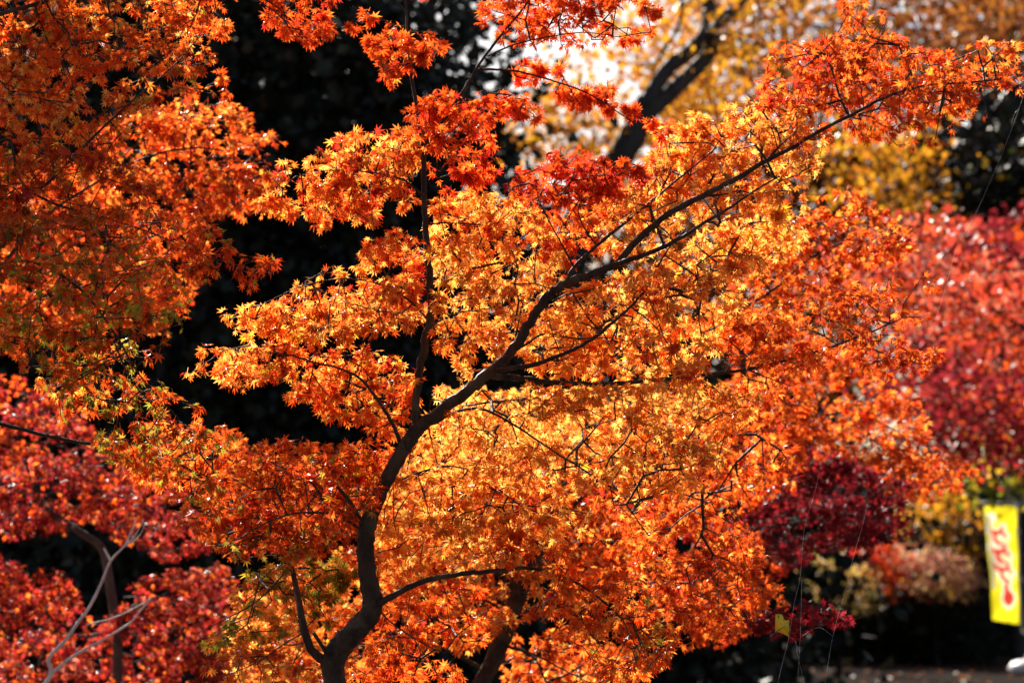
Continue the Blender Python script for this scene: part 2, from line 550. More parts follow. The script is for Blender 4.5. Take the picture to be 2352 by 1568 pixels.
    keep = np.nonzero(ok)[0][:want]
    nleaf = len(keep)
    base, td, nrm, sz, sl = base[keep], td[keep], nrm[keep], sz[keep], sl[keep]
    lf = lf[keep]
    c, tc = colours(pal, nleaf, r, lf, nfan)
    c, tc = np.clip(c * ftone[lf][:, None], 0, 1), np.clip(tc * ftone[lf][:, None], 0, 1)
    return g, (base, td, nrm, sz, c, tc, sl)


def add_limb(tree, path, spec, twig_mat=None, name="branch"):
    """One limb of a tree: a branch part carrying its own foliage as sub-part (several slabs allowed)."""
    G = Geo(); leaves = []
    tmpl = T_FULL
    for i, s in enumerate(spec):
        s = dict(s)
        tmpl = s.pop('template', T_FULL)
        pth = s.pop('path', path)
        g, lv = grow_spray(pth, **s)
        if i == 0 or pth is not path:
            pass
        G.v += g.v; G.l += [l + G.n for l in g.l]; G.s += g.s; G.n += g.n
        leaves.append(lv)
    if not spec:
        wp, rp = limb_points(path)
        tube(G, wp, rp, 9, 0.12, len(path))
    br = G.build(name, twig_mat or M_BARK, tree, smooth=True)
    if leaves:
        cat = [np.concatenate([l[i] for l in leaves]) for i in range(7)]
        leaf_mesh("foliage", *cat[:6], M_LEAF, br, tmpl, stalk=cat[6])
    return br


def trunk_part(tree, path, mat=M_BARK, sides=20, rough=0.2, ground=True, name="trunk", seed=3, flare=1.35, extra=()):
    p = list(path)
    wp, rp = limb_points(p, 7)
    if ground:
        b = wp[0]
        foot = np.array([b[0] + (b[0] - wp[3][0]) * 1.5, b[1] + 0.05, -0.05])
        k = 8
        dn = np.array([b + (foot - b) * s for s in np.linspace(1, 0, k, endpoint=False)])
        rd = rp[0] * (1 + (flare - 1) * np.linspace(1, 0, k, endpoint=False) ** 2)
        wp = np.vstack([dn, wp]); rp = np.concatenate([rd, rp])
    g = Geo()
    tube(g, wp, rp, sides, rough, seed)
    for e in extra:
        ep, er = limb_points(e, 6)
        tube(g, ep, er, 10, rough, seed + 1)
    return g.build(name, mat, tree, smooth=True)


def far_crown(name, parent, slabs, mat, template=T_QUAD, seed=0):
    """Foliage of a tree far behind: leaf clumps spread through slabs of real depth."""
    r = np.random.default_rng(seed)
    arr = []
    for (poly, d0, thick, layers, pal, size, clump) in slabs:
        if mat is M_FAR:
            size, layers, clump = size * 0.75, layers * 1.35, clump * 1.5
        n = int(layers * area(poly) * (d0 * K) ** 2 / (0.35 * size ** 2))
        nc = max(4, int(n / clump))
        c2 = spread_poly(poly, nc, r)
        C = at(c2[:, 0], c2[:, 1], d0 + r.uniform(-1, 1, nc) * thick)
        k = r.integers(0, nc, n)
        cr = size * math.sqrt(clump) * 0.45
        off = r.normal(0, 1, (n, 3)) * np.array([cr * 1.5, cr * 1.5, cr * 0.55])
        base = C[k] + off
        td = off / (np.linalg.norm(off, axis=1)[:, None] + 1e-6) * 0.6 + r.normal(0, 0.5, (n, 3)) + np.array([0, 0, -0.35])
        nrm = np.array([0, -0.35, 0.6]) + r.normal(0, 0.7, (n, 3))
        sz = size * np.clip(r.normal(1, 0.3, n), 0.4, 1.8)
        c, tc = colours(pal, n, r)
        c = c * r.uniform(0.75, 1.15, nc)[k][:, None]
        arr.append((base, td, nrm, sz, np.clip(c, 0, 1), np.clip(tc, 0, 1)))
    cat = [np.concatenate([a[i] for a in arr]) for i in range(6)]
    return leaf_mesh(name, *cat, mat, parent, template, stalk=np.full(len(cat[0]), 0.02), r=r)


def ground_point(px, d):
    p = at(px, 784, d)
    return np.array([p[0], p[1], 0.0])


# ------------------------------------------------------------------ ground and path
gm, nt, pb, out = new_mat("leaf_littered_soil")
tc = nt.nodes.new("ShaderNodeTexCoord")
n1 = nt.nodes.new("ShaderNodeTexNoise"); n1.inputs["Scale"].default_value = 6; n1.inputs["Detail"].default_value = 8
nt.links.new(tc.outputs["Object"], n1.inputs["Vector"])
cr = nt.nodes.new("ShaderNodeValToRGB")
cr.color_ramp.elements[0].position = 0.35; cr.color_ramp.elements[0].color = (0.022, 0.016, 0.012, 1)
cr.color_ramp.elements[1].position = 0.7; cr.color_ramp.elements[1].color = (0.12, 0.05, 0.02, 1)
nt.links.new(n1.outputs["Fac"], cr.inputs[0]); nt.links.new(cr.outputs[0], pb.inputs["Base Color"])
pb.inputs["Roughness"].default_value = 0.9
M_SOIL = gm
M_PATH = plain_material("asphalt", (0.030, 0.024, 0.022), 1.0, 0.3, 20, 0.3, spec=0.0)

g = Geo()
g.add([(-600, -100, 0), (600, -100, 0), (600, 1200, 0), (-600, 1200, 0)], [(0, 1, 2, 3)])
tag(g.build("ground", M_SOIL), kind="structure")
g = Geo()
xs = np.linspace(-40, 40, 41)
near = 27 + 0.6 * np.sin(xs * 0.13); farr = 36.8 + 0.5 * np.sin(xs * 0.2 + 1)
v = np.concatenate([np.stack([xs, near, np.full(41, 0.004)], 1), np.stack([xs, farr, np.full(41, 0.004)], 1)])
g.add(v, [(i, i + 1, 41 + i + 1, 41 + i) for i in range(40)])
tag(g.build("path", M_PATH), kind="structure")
r = np.random.default_rng(5)
n = 900
fb = np.stack([r.uniform(-2, 10, n), r.uniform(28, 40, n), np.full(n, 0.03)], 1)
c_, t_ = colours('brown', n, r)
fo = leaf_mesh("fallen_leaves", fb, r.normal(0, 1, (n, 3)) * [1, 1, 0.2], np.array([0, 0, 1.0]) + r.normal(0, .25, (n, 3)),
               r.uniform(0.05, 0.11, n), c_ * .5, t_ * .5, M_FAR, None, T_QUAD, r=r)
tag(fo, kind="stuff")

# ------------------------------------------------------------------ the main maple (5 m away)
D = 5.0
base = at(775, 1640, D)
maple = empty("maple_tree", (base[0], base[1], 0))
tag(maple, "orange maple in the middle with a dark crooked forked trunk and glowing leaves", "tree")
trunk_part(maple, [(778, 1660, D, 60), (770, 1568, D, 56), (766, 1515, D, 62), (797, 1468, D, 62), (838, 1425, D, 56), (856, 1385, D, 50),
                   (844, 1325, D, 45), (838, 1255, D, 43), (846, 1200, D, 44), (872, 1135, D, 39), (905, 1070, D, 36), (935, 1020, D, 38), (962, 980, D, 37)],
           extra=[[(760, 1530, D, 22), (716, 1492, D, 22), (698, 1440, D, 20), (688, 1385, D, 17), (674, 1320, D + .05, 13), (668, 1275, D + .1, 10)],
                  [(762, 1512, D - .02, 14), (745, 1490, D - .03, 11), (720, 1452, D - .04, 8)],
                  [(838, 1212, D, 18), (815, 1172, D - .03, 13), (796, 1142, D - .05, 11), (774, 1116, D - .06, 9)]])
lo = lambda pts, d, w0, w1, dd=0.0: [(x, y, d + dd * i / max(1, len(pts) - 1), w0 + (w1 - w0) * (i / max(1, len(pts) - 1)) ** 0.8) for i, (x, y) in enumerate(pts)]

# the big limb to the upper right, and the limbs it carries
add_limb(maple, lo([(958, 985), (1010, 945), (1075, 895), (1135, 845), (1180, 800), (1215, 742), (1258, 682), (1300, 650), (1360, 630), (1415, 607), (1460, 555),
                    (1530, 497), (1610, 452), (1690, 412), (1750, 374), (1830, 332), (1890, 297), (1960, 262), (2030, 225), (2120, 198), (2220, 190), (2300, 182)], D, 36, 4, 0.0),
         [dict(poly=[(1765, 150), (1790, 105), (1830, 82), (1890, 100), (1915, 15), (1960, 5), (2055, 45), (2010, 70), (2085, 100), (2160, 118), (2225, 85), (2345, 112), (2370, 190),
                     (2300, 222), (2240, 205), (2265, 270), (2225, 245), (2160, 320), (2080, 340), (2000, 315), (1935, 310), (1880, 320), (1820, 335), (1755, 265), (1745, 215)],
               d0=5.08, thick=0.22, layers=1.7, pal='orange', seed=11, size=0.028)])
add_limb(maple, lo([(1408, 608), (1490, 582), (1560, 548), (1612, 515), (1672, 480), (1730, 440), (1790, 405)], D - .02, 15, 4, -.08),
         [dict(poly=[(1400, 480), (1480, 400), (1540, 300), (1600, 262), (1700, 245), (1765, 215), (1850, 250), (1890, 320), (1870, 410), (1800, 450), (1720, 500), (1640, 545), (1540, 580), (1440, 600), (1390, 560)],
               d0=5.15, thick=0.3, layers=1.7, pal='glow', seed=12)])
add_limb(maple, lo([(1298, 652), (1320, 612), (1380, 556), (1450, 500), (1520, 442), (1590, 385), (1645, 340)], D - .03, 13, 3, 0.1),
         [dict(poly=[(1500, 300), (1560, 270), (1640, 250), (1640, 330), (1600, 420), (1500, 500), (1400, 560), (1310, 600), (1270, 560), (1240, 490), (1330, 460), (1430, 450), (1480, 400)],
               d0=5.1, thick=0.3, layers=1.3, pal='bright', seed=13)])
add_limb(maple, lo([(1318, 612), (1290, 560), (1262, 510), (1240, 465), (1230, 420)], D - .03, 6, 2, -.1),
         [dict(poly=[(1180, 410), (1210, 372), (1290, 355), (1380, 362), (1500, 388), (1500, 410), (1440, 450), (1350, 465), (1250, 470), (1190, 450), (1160, 430)],
               d0=4.95, thick=0.2, layers=3.00, pal='darkred', seed=14, size=0.031, up=0.9, face=0.4),
          dict(path=lo([(1372, 565), (1340, 520), (1330, 470), (1380, 430)], D, 5, 2), poly=[(1180, 440), (1300, 450), (1450, 450), (1400, 560), (1300, 620), (1200, 560), (1130, 500)],
               d0=5.15, thick=0.25, layers=1.0, pal='orange', seed=15)])
# limb that sweeps right, nearly level
add_limb(maple, lo([(1120, 862), (1200, 868), (1280, 879), (1380, 882), (1480, 875), (1560, 867), (1640, 858), (1730, 845), (1830, 820), (1910, 796), (1990, 766), (2070, 732)], D, 18, 4, .35),
         [dict(poly=[(1700, 850), (1640, 790), (1720, 720), (1820, 700), (1900, 668), (1990, 655), (2060, 650), (2135, 638), (2150, 690), (2100, 745), (2040, 770), (2000, 800), (1900, 830), (1800, 850)],
               d0=5.3, thick=0.2, layers=1.5, pal='orange', seed=16, size=0.027, up=0.9, face=0.45),
          dict(path=lo([(1964, 780), (2030, 812), (2100, 832), (2170, 848)], 5.3, 5, 2), poly=[(1960, 770), (2060, 770), (2120, 795), (2195, 820), (2185, 852), (2080, 850), (2010, 862), (1940, 820)],
               d0=5.32, thick=0.12, layers=1.3, pal='redtop', seed=17, size=0.026, up=0.9, face=0.4),
          dict(path=lo([(1715, 848), (1760, 866), (1815, 886)], 5.2, 5, 2), poly=[(1560, 850), (1700, 860), (1830, 850), (1900, 880), (1820, 920), (1700, 930), (1580, 900)],
               d0=5.35, thick=0.2, layers=.8, pal='orange', seed=18, size=0.026)])
# curved limb rising to the right under the big limb
add_limb(maple, lo([(1140, 850), (1220, 838), (1300, 810), (1352, 784), (1402, 745), (1452, 700), (1490, 655), (1512, 610), (1542, 562), (1580, 520)], D - .02, 14, 3, -.1),
         [dict(poly=[(1230, 740), (1300, 670), (1420, 630), (1520, 600), (1640, 540), (1760, 470), (1850, 460), (1880, 510), (1800, 600), (1700, 660), (1700, 740), (1640, 810), (1560, 850), (1450, 865), (1300, 860), (1190, 845)],
               d0=5.15, thick=0.35, layers=1.9, pal='glow', seed=19),
          dict(path=lo([(1450, 705), (1500, 745), (1540, 800), (1560, 850)], D - .1, 5, 2), poly=[(1440, 640), (1520, 630), (1590, 700), (1640, 820), (1620, 905), (1530, 905), (1450, 800)],
               d0=4.85, thick=0.1, layers=.8, pal='bright', seed=20, size=0.036)])
add_limb(maple, lo([(1168, 815), (1210, 790), (1252, 766), (1320, 777), (1400, 776), (1480, 792)], D, 8, 2, 0.0),
         [dict(poly=[(1200, 720), (1320, 700), (1460, 740), (1560, 820), (1540, 870), (1400, 870), (1250, 860), (1180, 850)], d0=5.2, thick=0.25, layers=1.1, pal='glow', seed=21)])
# upright limb
F = [(955, 985), (956, 930), (962, 860), (978, 782), (988, 740), (990, 690), (985, 630), (980, 560), (975, 480), (973, 400), (972, 340), (960, 262), (946, 180), (940, 120), (935, 60), (931, -40)]
add_limb(maple, [(x, y, D + 0.004 * i, w) for i, ((x, y), w) in enumerate(zip(F, [26, 21, 21, 22, 22, 20, 19, 18, 17, 16, 14, 11, 9, 8, 7, 6]))],
         [dict(poly=[(800, 60), (850, 22), (900, 50), (940, 60), (1035, 98), (1020, 118), (975, 125), (980, 165), (935, 198), (895, 205), (880, 165), (850, 130)],
               d0=5.03, thick=0.15, layers=1.65, pal='redtop', seed=22, size=0.029),
          dict(path=lo([(935, 40), (920, 10), (905, -20)], 5.05, 4, 2), poly=[(850, -60), (1010, -60), (1000, 5), (930, 15), (860, 5)], d0=5.05, thick=0.15, layers=1.20, pal='redtop', seed=23)])
add_limb(maple, lo([(972, 345), (1010, 290), (1062, 212), (1100, 150), (1150, 82), (1200, 22), (1240, -40)], D + .04, 11, 5, .05),
         [dict(poly=[(950, 255), (1000, 205), (1080, 196), (1150, 212), (1200, 225), (1255, 285), (1180, 285), (1120, 300), (1140, 370), (1145, 400), (1100, 430), (1030, 440), (990, 400), (1000, 350), (940, 310)],
               d0=4.98, thick=0.2, layers=2.17, pal='redtop', seed=24, size=0.03),
          dict(path=lo([(1098, 160), (1180, 163), (1260, 183), (1350, 215), (1430, 265), (1495, 310)], 5.05, 7, 2), poly=[(1150, 165), (1230, 130), (1300, 165), (1400, 200), (1470, 260), (1540, 300), (1500, 330), (1420, 290), (1330, 250), (1240, 210)],
               d0=5.05, thick=0.12, layers=1.88, pal='redtop', seed=25, size=0.027),
          dict(path=lo([(1120, 130), (1180, 103), (1260, 85), (1340, 75), (1420, 85)], 5.05, 5, 2), poly=[(1085, 60), (1150, -30), (1300, -40), (1480, -40), (1545, 25), (1520, 70), (1420, 110), (1330, 100), (1230, 110), (1170, 100)],
               d0=5.06, thick=0.15, layers=1.58, pal='redtop', seed=26, size=0.027)])
add_limb(maple, lo([(972, 448), (930, 415), (880, 400), (820, 393), (750, 392), (680, 405)], D, 7, 2, .05),
         [dict(poly=[(560, 450), (620, 400), (680, 362), (780, 302), (860, 312), (930, 300), (968, 335), (965, 430), (940, 500), (900, 480), (850, 510), (790, 490), (740, 530), (680, 500), (620, 490)],
               d0=5.05, thick=0.25, layers=2.03, pal='bright', seed=27)])
add_limb(maple, lo([(986, 738), (940, 690), (880, 655), (800, 640), (700, 655), (600, 700)], D, 8, 2, .05),
         [dict(poly=[(490, 745), (560, 695), (640, 685), (690, 645), (760, 612), (830, 605), (800, 545), (870, 530), (940, 545), (968, 575), (978, 720), (940, 755), (880, 765), (800, 775), (700, 785), (600, 770)],
               d0=5.02, thick=0.28, layers=2.17, pal='bright', seed=28)])
add_limb(maple, lo([(926, 1030), (905, 980), (870, 922), (830, 872), (780, 846), (720, 832), (650, 812), (560, 808)], D - .02, 12, 3, 0),
         [dict(poly=[(435, 860), (470, 812), (540, 785), (640, 785), (760, 795), (830, 803), (900, 825), (950, 845), (950, 960), (920, 1015), (860, 985), (800, 960), (740, 960), (690, 930), (650, 915), (690, 890), (640, 870), (560, 888), (470, 878)],
               d0=5.0, thick=0.25, layers=2.25, pal='bright', seed=29)])
add_limb(maple, lo([(996, 745), (1040, 722), (1085, 714), (1150, 726), (1200, 740)], D, 6, 2, .05),
         [dict(poly=[(992, 470), (1060, 445), (1150, 455), (1230, 490), (1290, 560), (1285, 640), (1215, 715), (1170, 795), (1120, 845), (1060, 870), (1020, 830), (1000, 770), (996, 700), (988, 560)],
               d0=5.12, thick=0.3, layers=1.7, pal='glow', seed=30)])
add_limb(maple, lo([(986, 515), (1030, 512), (1080, 515), (1140, 520)], D + .02, 5, 2, .05),
         [dict(poly=[(988, 450), (1080, 435), (1180, 455), (1250, 500), (1220, 580), (1100, 600), (1000, 590)], d0=5.1, thick=0.2, layers=.8, pal='orange', seed=31)])
add_limb(maple, lo([(995, 972), (1050, 945), (1110, 940), (1180, 975), (1270, 1035), (1350, 1085), (1430, 1150), (1490, 1230)], D + .02, 9, 3, .05),
         [dict(poly=[(960, 985), (1020, 890), (1100, 900), (1300, 890), (1500, 885), (1640, 885), (1730, 920), (1690, 1000), (1640, 1080), (1540, 1140), (1400, 1160), (1250, 1130), (1100, 1110), (950, 1100), (920, 1060)],
               d0=5.25, thick=0.4, layers=2.0, pal='glow', seed=32)])
add_limb(maple, lo([(900, 1112), (960, 1085), (1030, 1070), (1100, 1090), (1180, 1150)], D + .02, 6, 2, .08),
         [dict(poly=[(865, 1150), (940, 1080), (1100, 1090), (1250, 1130), (1350, 1180), (1330, 1250), (1200, 1280), (1050, 1290), (920, 1330), (868, 1350), (850, 1250)],
               d0=5.25, thick=0.3, layers=1.6, pal='glow', seed=33)])
add_limb(maple, lo([(866, 1388), (920, 1358), (980, 1332), (1060, 1317), (1140, 1310), (1220, 1304), (1290, 1322), (1360, 1360), (1430, 1420)], D - .01, 20, 4, -.1),
         [dict(poly=[(1090, 1260), (1130, 1235), (1180, 1218), (1290, 1225), (1380, 1300), (1500, 1330), (1560, 1400), (1540, 1480), (1510, 1575), (1420, 1575), (1320, 1480), (1260, 1390), (1180, 1320)],
               d0=4.9, thick=0.22, layers=1.4, pal='left', seed=34, size=0.032, droop=.5)])
add_limb(maple, lo([(1290, 1075), (1380, 1060), (1460, 1030), (1560, 1010), (1680, 1000)], D + .2, 5, 2, .3),
         [dict(poly=[(1350, 1100), (1500, 1140), (1650, 1090), (1720, 1000), (1800, 1010), (1820, 1060), (1750, 1100), (1710, 1170), (1760, 1290), (1750, 1390), (1680, 1450), (1560, 1430), (1450, 1320), (1370, 1220)],
               d0=5.6, thick=0.35, layers=1.6, pal='rusty', seed=35, size=0.027)])
add_limb(maple, lo([(862, 1390), (900, 1430), (960, 1470), (1020, 1500)], D + .05, 5, 2, .1),
         [dict(poly=[(820, 1410), (890, 1365), (1000, 1345), (1090, 1340), (1150, 1400), (1110, 1480), (1020, 1500), (1080, 1568), (960, 1580), (800, 1580), (800, 1500)],
               d0=5.3, thick=0.25, layers=1.2, pal='orange', seed=36, droop=.5)])
add_limb(maple, lo([(832, 1218), (780, 1186), (720, 1176), (660, 1182), (600, 1206), (540, 1242)], D, 8, 3, -.1),
         [dict(poly=[(470, 1180), (520, 1090), (590, 1050), (680, 1040), (760, 1040), (840, 1030), (890, 1060), (860, 1150), (830, 1270), (760, 1300), (680, 1290), (580, 1290), (500, 1260)],
               d0=5.0, thick=0.3, layers=1.7, pal='leftdark', seed=37),
          dict(path=lo([(720, 1178), (690, 1130), (640, 1080), (600, 1040)], 5.1, 5, 2), poly=[(490, 1040), (540, 985), (610, 1000), (690, 1015), (760, 1022), (850, 1005), (910, 1030), (880, 1090), (760, 1110), (600, 1110)],
               d0=5.2, thick=0.3, layers=1.7, pal='orange', seed=38)])
add_limb(maple, lo([(670, 1290), (640, 1330), (590, 1380), (520, 1420), (450, 1455)], D + .08, 6, 2, -.05),
         [dict(poly=[(395, 1465), (440, 1430), (520, 1400), (560, 1330), (660, 1290), (800, 1290), (835, 1340), (780, 1420), (720, 1450), (640, 1490), (560, 1470), (480, 1490)],
               d0=5.25, thick=0.25, layers=1.5, pal='mixgreen', seed=39)])
add_limb(maple, lo([(700, 1450), (650, 1480), (590, 1520), (520, 1550)], D, 5, 2, .05),
         [dict(poly=[(480, 1520), (560, 1480), (640, 1490), (720, 1460), (740, 1540), (720, 1600), (480, 1600)], d0=5.2, thick=0.25, layers=1.1, pal='bright', seed=40)])

# ------------------------------------------------------------------ maple standing just behind the main one
b0 = at(1070, 1610, 6.6)
m2 = empty("maple_tree", (b0[0], b0[1], 0))
tag(m2, "smaller orange maple behind the middle maple, its thick leaning trunk half hidden by leaves", "tree")
trunk_part(m2, [(1060, 1640, 6.6, 50), (1120, 1540, 6.6, 46), (1162, 1450, 6.6, 42), (1192, 1370, 6.6, 38), (1230, 1290, 6.6, 34), (1258, 1225, 6.6, 32), (1282, 1160, 6.6, 26), (1298, 1105, 6.6, 20)], seed=8,
           extra=[[(1190, 1375, 6.6, 18), (1184, 1345, 6.55, 15), (1178, 1318, 6.5, 12)]])
add_limb(m2, lo([(1195, 1420), (1260, 1380), (1330, 1350), (1410, 1336), (1500, 1330), (1600, 1360), (1700, 1400)], 6.6, 14, 3, -.3),
         [dict(poly=[(1200, 1420), (1350, 1290), (1500, 1260), (1640, 1280), (1760, 1330), (1800, 1400), (1700, 1470), (1580, 1480), (1450, 1470), (1330, 1440)], d0=6.4, thick=0.4, layers=1.3, pal='rusty', seed=51, template=T_MID, size=0.032),
          dict(path=lo([(1640, 1385), (1760, 1420), (1880, 1430), (1980, 1418)], 6.2, 5, 2), poly=[(1690, 1410), (1770, 1385), (1900, 1392), (2020, 1408), (1990, 1430), (1900, 1440), (1880, 1470), (1780, 1462), (1710, 1470)],
               d0=6.0, thick=0.1, layers=1.2, pal='wine', seed=52, template=T_MID, size=0.03, up=1, face=.3)])
add_limb(m2, lo([(1270, 1200), (1330, 1150), (1400, 1080), (1480, 1040), (1600, 1000), (1720, 960)], 6.6, 14, 3, .2),
         [dict(poly=[(1050, 1090), (1300, 1000), (1600, 930), (1830, 890), (1880, 1000), (1850, 1070), (1780, 1130), (1640, 1200), (1500, 1220), (1350, 1230), (1200, 1230), (1080, 1180)],
               d0=6.7, thick=0.5, layers=2.0, pal='orange', seed=53, template=T_MID, size=0.032)])
add_limb(m2, lo([(1285, 1150), (1230, 1080), (1180, 1020), (1120, 980)], 6.6, 12, 3, .3),
         [dict(poly=[(1010, 920), (1150, 900), (1400, 890), (1600, 880), (1560, 1000), (1400, 1060), (1200, 1100), (1050, 1060)], d0=6.9, thick=0.5, layers=1.6, pal='glow', seed=54, template=T_MID, size=0.032)])
add_limb(m2, lo([(1175, 1420), (1120, 1380), (1060, 1370), (1000, 1390)], 6.6, 9, 3, -.2),
         [dict(poly=[(900, 1340), (1000, 1260), (1150, 1260), (1250, 1320), (1200, 1420), (1120, 1480), (980, 1500), (900, 1440)], d0=6.3, thick=0.35, layers=1.8, pal='bright', seed=55, template=T_MID, size=0.032)])
add_limb(m2, lo([(1150, 1480), (1220, 1500), (1300, 1540), (1360, 1570)], 6.6, 8, 3, -.2),
         [dict(poly=[(1140, 1500), (1230, 1440), (1330, 1450), (1450, 1500), (1500, 1600), (1180, 1600)], d0=6.9, thick=0.3, layers=1.6, pal='left', seed=56, template=T_MID, size=0.032)])

add_limb(m2, lo([(1120, 1540), (1000, 1480), (880, 1440), (760, 1420), (640, 1430)], 6.7, 12, 3, .2),
         [dict(poly=[(560, 1360), (700, 1300), (840, 1250), (940, 1300), (960, 1420), (900, 1500), (760, 1580), (560, 1590), (520, 1480)], d0=6.6, thick=0.4, layers=1.8, pal='bright', seed=57, template=T_MID, size=0.032),
          dict(path=lo([(760, 1420), (720, 1300), (700, 1200), (640, 1130)], 6.8, 6, 2), poly=[(520, 1080), (640, 1060), (780, 1090), (860, 1130), (820, 1240), (700, 1280), (560, 1260)], d0=6.7, thick=0.35, layers=1.7, pal='orange', seed=58, template=T_MID, size=0.032)])

add_limb(m2, lo([(1200, 1370), (1120, 1300), (1040, 1220), (980, 1150), (900, 1100)], 6.6, 10, 3, .2),
         [dict(poly=[(850, 1050), (1000, 1020), (1120, 1060), (1200, 1200), (1150, 1300), (960, 1340), (840, 1300)], d0=6.7, thick=0.4, layers=1.9, pal='bright', seed=59, template=T_MID, size=0.032)])
add_limb(m2, lo([(1215, 1320), (1280, 1270), (1350, 1230), (1420, 1240)], 6.6, 8, 3, .3),
         [dict(poly=[(1200, 1180), (1340, 1160), (1480, 1180), (1500, 1300), (1360, 1340), (1230, 1300)], d0=7.0, thick=0.3, layers=1.6, pal='rusty', seed=60, template=T_MID, size=0.032)])

# ------------------------------------------------------------------ maple behind to the right
b0 = at(1420, 1660, 8.6)
m3 = empty("maple_tree", (b0[0], b0[1], 0))
tag(m3, "maple behind the level right-hand limb, its top rusty and its lower leaves pale and glinting", "tree")
trunk_part(m3, [(1440, 1600, 8.6, 30), (1500, 1430, 8.6, 27), (1600, 1260, 8.5, 24), (1690, 1130, 8.3, 22), (1705, 1020, 8.0, 19), (1710, 900, 7.6, 17), (1700, 780, 7.0, 14), (1690, 710, 6.6, 11)], seed=9)
add_limb(m3, lo([(1690, 715), (1770, 670), (1850, 600), (1930, 560), (2010, 550)], 6.5, 10, 3, 0),
         [dict(poly=[(1640, 620), (1750, 510), (1850, 450), (1960, 440), (2050, 500), (2095, 555), (2075, 600), (1960, 630), (1880, 690), (1820, 735), (1720, 735)], d0=6.4, thick=0.3, layers=1.5, pal='orange', seed=61, template=T_MID, size=0.032, up=.9, face=.4)])
add_limb(m3, lo([(1705, 820), (1780, 780), (1880, 750), (1980, 760)], 7.2, 9, 3, .3),
         [dict(poly=[(1640, 700), (1760, 700), (1860, 720), (1930, 770), (2010, 790), (2060, 860), (1900, 870), (1700, 880)], d0=7.4, thick=0.35, layers=1.4, pal='orange', seed=66, template=T_MID, size=0.032, up=.9, face=.4)])
add_limb(m3, lo([(1706, 1020), (1780, 985), (1860, 960), (1950, 950), (2050, 985), (2150, 1060)], 8.0, 12, 3, .2),
         [dict(poly=[(1660, 890), (1850, 840), (1990, 850), (2090, 900), (2150, 1030), (2240, 1075), (2190, 1115), (2050, 1105), (1970, 1040), (1870, 1060), (1750, 1090)], d0=8.0, thick=0.4, layers=1.6, pal='orange', seed=62, template=T_MID, size=0.034, up=1.1, face=.2)])
add_limb(m3, lo([(1610, 1250), (1740, 1215), (1860, 1195), (1980, 1175), (2080, 1165)], 8.6, 12, 3, .3),
         [dict(poly=[(1560, 1110), (1740, 1030), (1900, 1030), (2000, 1080), (2100, 1110), (2060, 1160), (2125, 1225), (2040, 1235), (1990, 1275), (1900, 1250), (1850, 1290), (1790, 1310), (1740, 1350), (1640, 1290)], d0=8.8, thick=0.5, layers=2.8, pal='wine', seed=63, template=T_MID, size=0.034, up=1, face=.2),
          dict(path=lo([(1950, 1180), (2030, 1120), (2120, 1090), (2230, 1100)], 9, 4, 2), poly=[(1990, 1080), (2100, 1040), (2230, 1080), (2250, 1120), (2150, 1150), (2040, 1150)], d0=9.2, thick=0.3, layers=1.1, pal='redtop', seed=64, template=T_MID, size=0.034, up=1, face=.2)])
add_limb(m3, lo([(1520, 1390), (1650, 1330), (1750, 1290), (1790, 1270)], 8.6, 8, 3, -.2),
         [dict(poly=[(1480, 1240), (1600, 1180), (1720, 1210), (1800, 1290), (1780, 1380), (1650, 1400), (1540, 1360)], d0=8.2, thick=0.3, layers=1.2, pal='darkred', seed=65, template=T_MID, size=0.034)])

# ------------------------------------------------------------------ maple on the left edge, near the camera
b0 = at(-260, 1640, 5.0)
m4 = empty("maple_tree", (b0[0], b0[1], 0))
tag(m4, "maple on the left edge, thin twiggy branches hanging in long green and red sprays", "tree")
trunk_part(m4, [(-250, 1700, 5.1, 70), (-240, 1300, 5.1, 64), (-215, 900, 5.1, 56), (-190, 500, 5.1, 48), (-170, 150, 5.1, 40), (-150, -200, 5.1, 32)], seed=10)
add_limb(m4, lo([(-170, 150), (-60, 60), (80, 10), (230, -20), (400, -30), (560, -20), (640, 20), (700, 80)], 5.1, 16, 3, .1),
         [dict(poly=[(-60, -60), (530, -60), (530, 60), (500, 130), (545, 215), (500, 225), (440, 180), (380, 190), (300, 150), (240, 160), (200, 230), (150, 270), (-60, 290)], d0=5.25, thick=0.3, layers=1.6, pal='left', seed=71, size=0.027),
          dict(path=lo([(560, -20), (620, 20), (670, 60), (710, 110)], 5.1, 4, 2), poly=[(590, 15), (640, -30), (770, -20), (765, 90), (735, 150), (690, 140), (610, 100)], d0=5.1, thick=0.1, layers=1.33, pal='redtop', seed=72, size=0.028)])
add_limb(m4, lo([(-200, 560), (-40, 470), (80, 440), (150, 380), (230, 300), (300, 235), (400, 150), (470, 70)], 4.9, 13, 2, 0),
         [dict(poly=[(-60, 260), (100, 240), (220, 240), (280, 180), (420, 190), (500, 220), (380, 230), (290, 330), (200, 420), (60, 420), (-60, 430)], d0=5.0, thick=0.25, layers=1.0, pal='left', seed=73, size=0.027)])
add_limb(m4, lo([(-205, 640), (-100, 480), (10, 320), (50, 420), (130, 470), (240, 500), (360, 540), (480, 590), (590, 620)], 4.95, 12, 2, 0),
         [dict(poly=[(-60, 380), (120, 330), (230, 340), (300, 370), (400, 470), (480, 515), (560, 560), (632, 605), (620, 645), (560, 660), (480, 630), (420, 640), (330, 570), (200, 520), (-60, 540)], d0=4.95, thick=0.25, layers=1.3, pal='leftdark', seed=74, size=0.028, up=1.0, face=.25, droop=.5)])
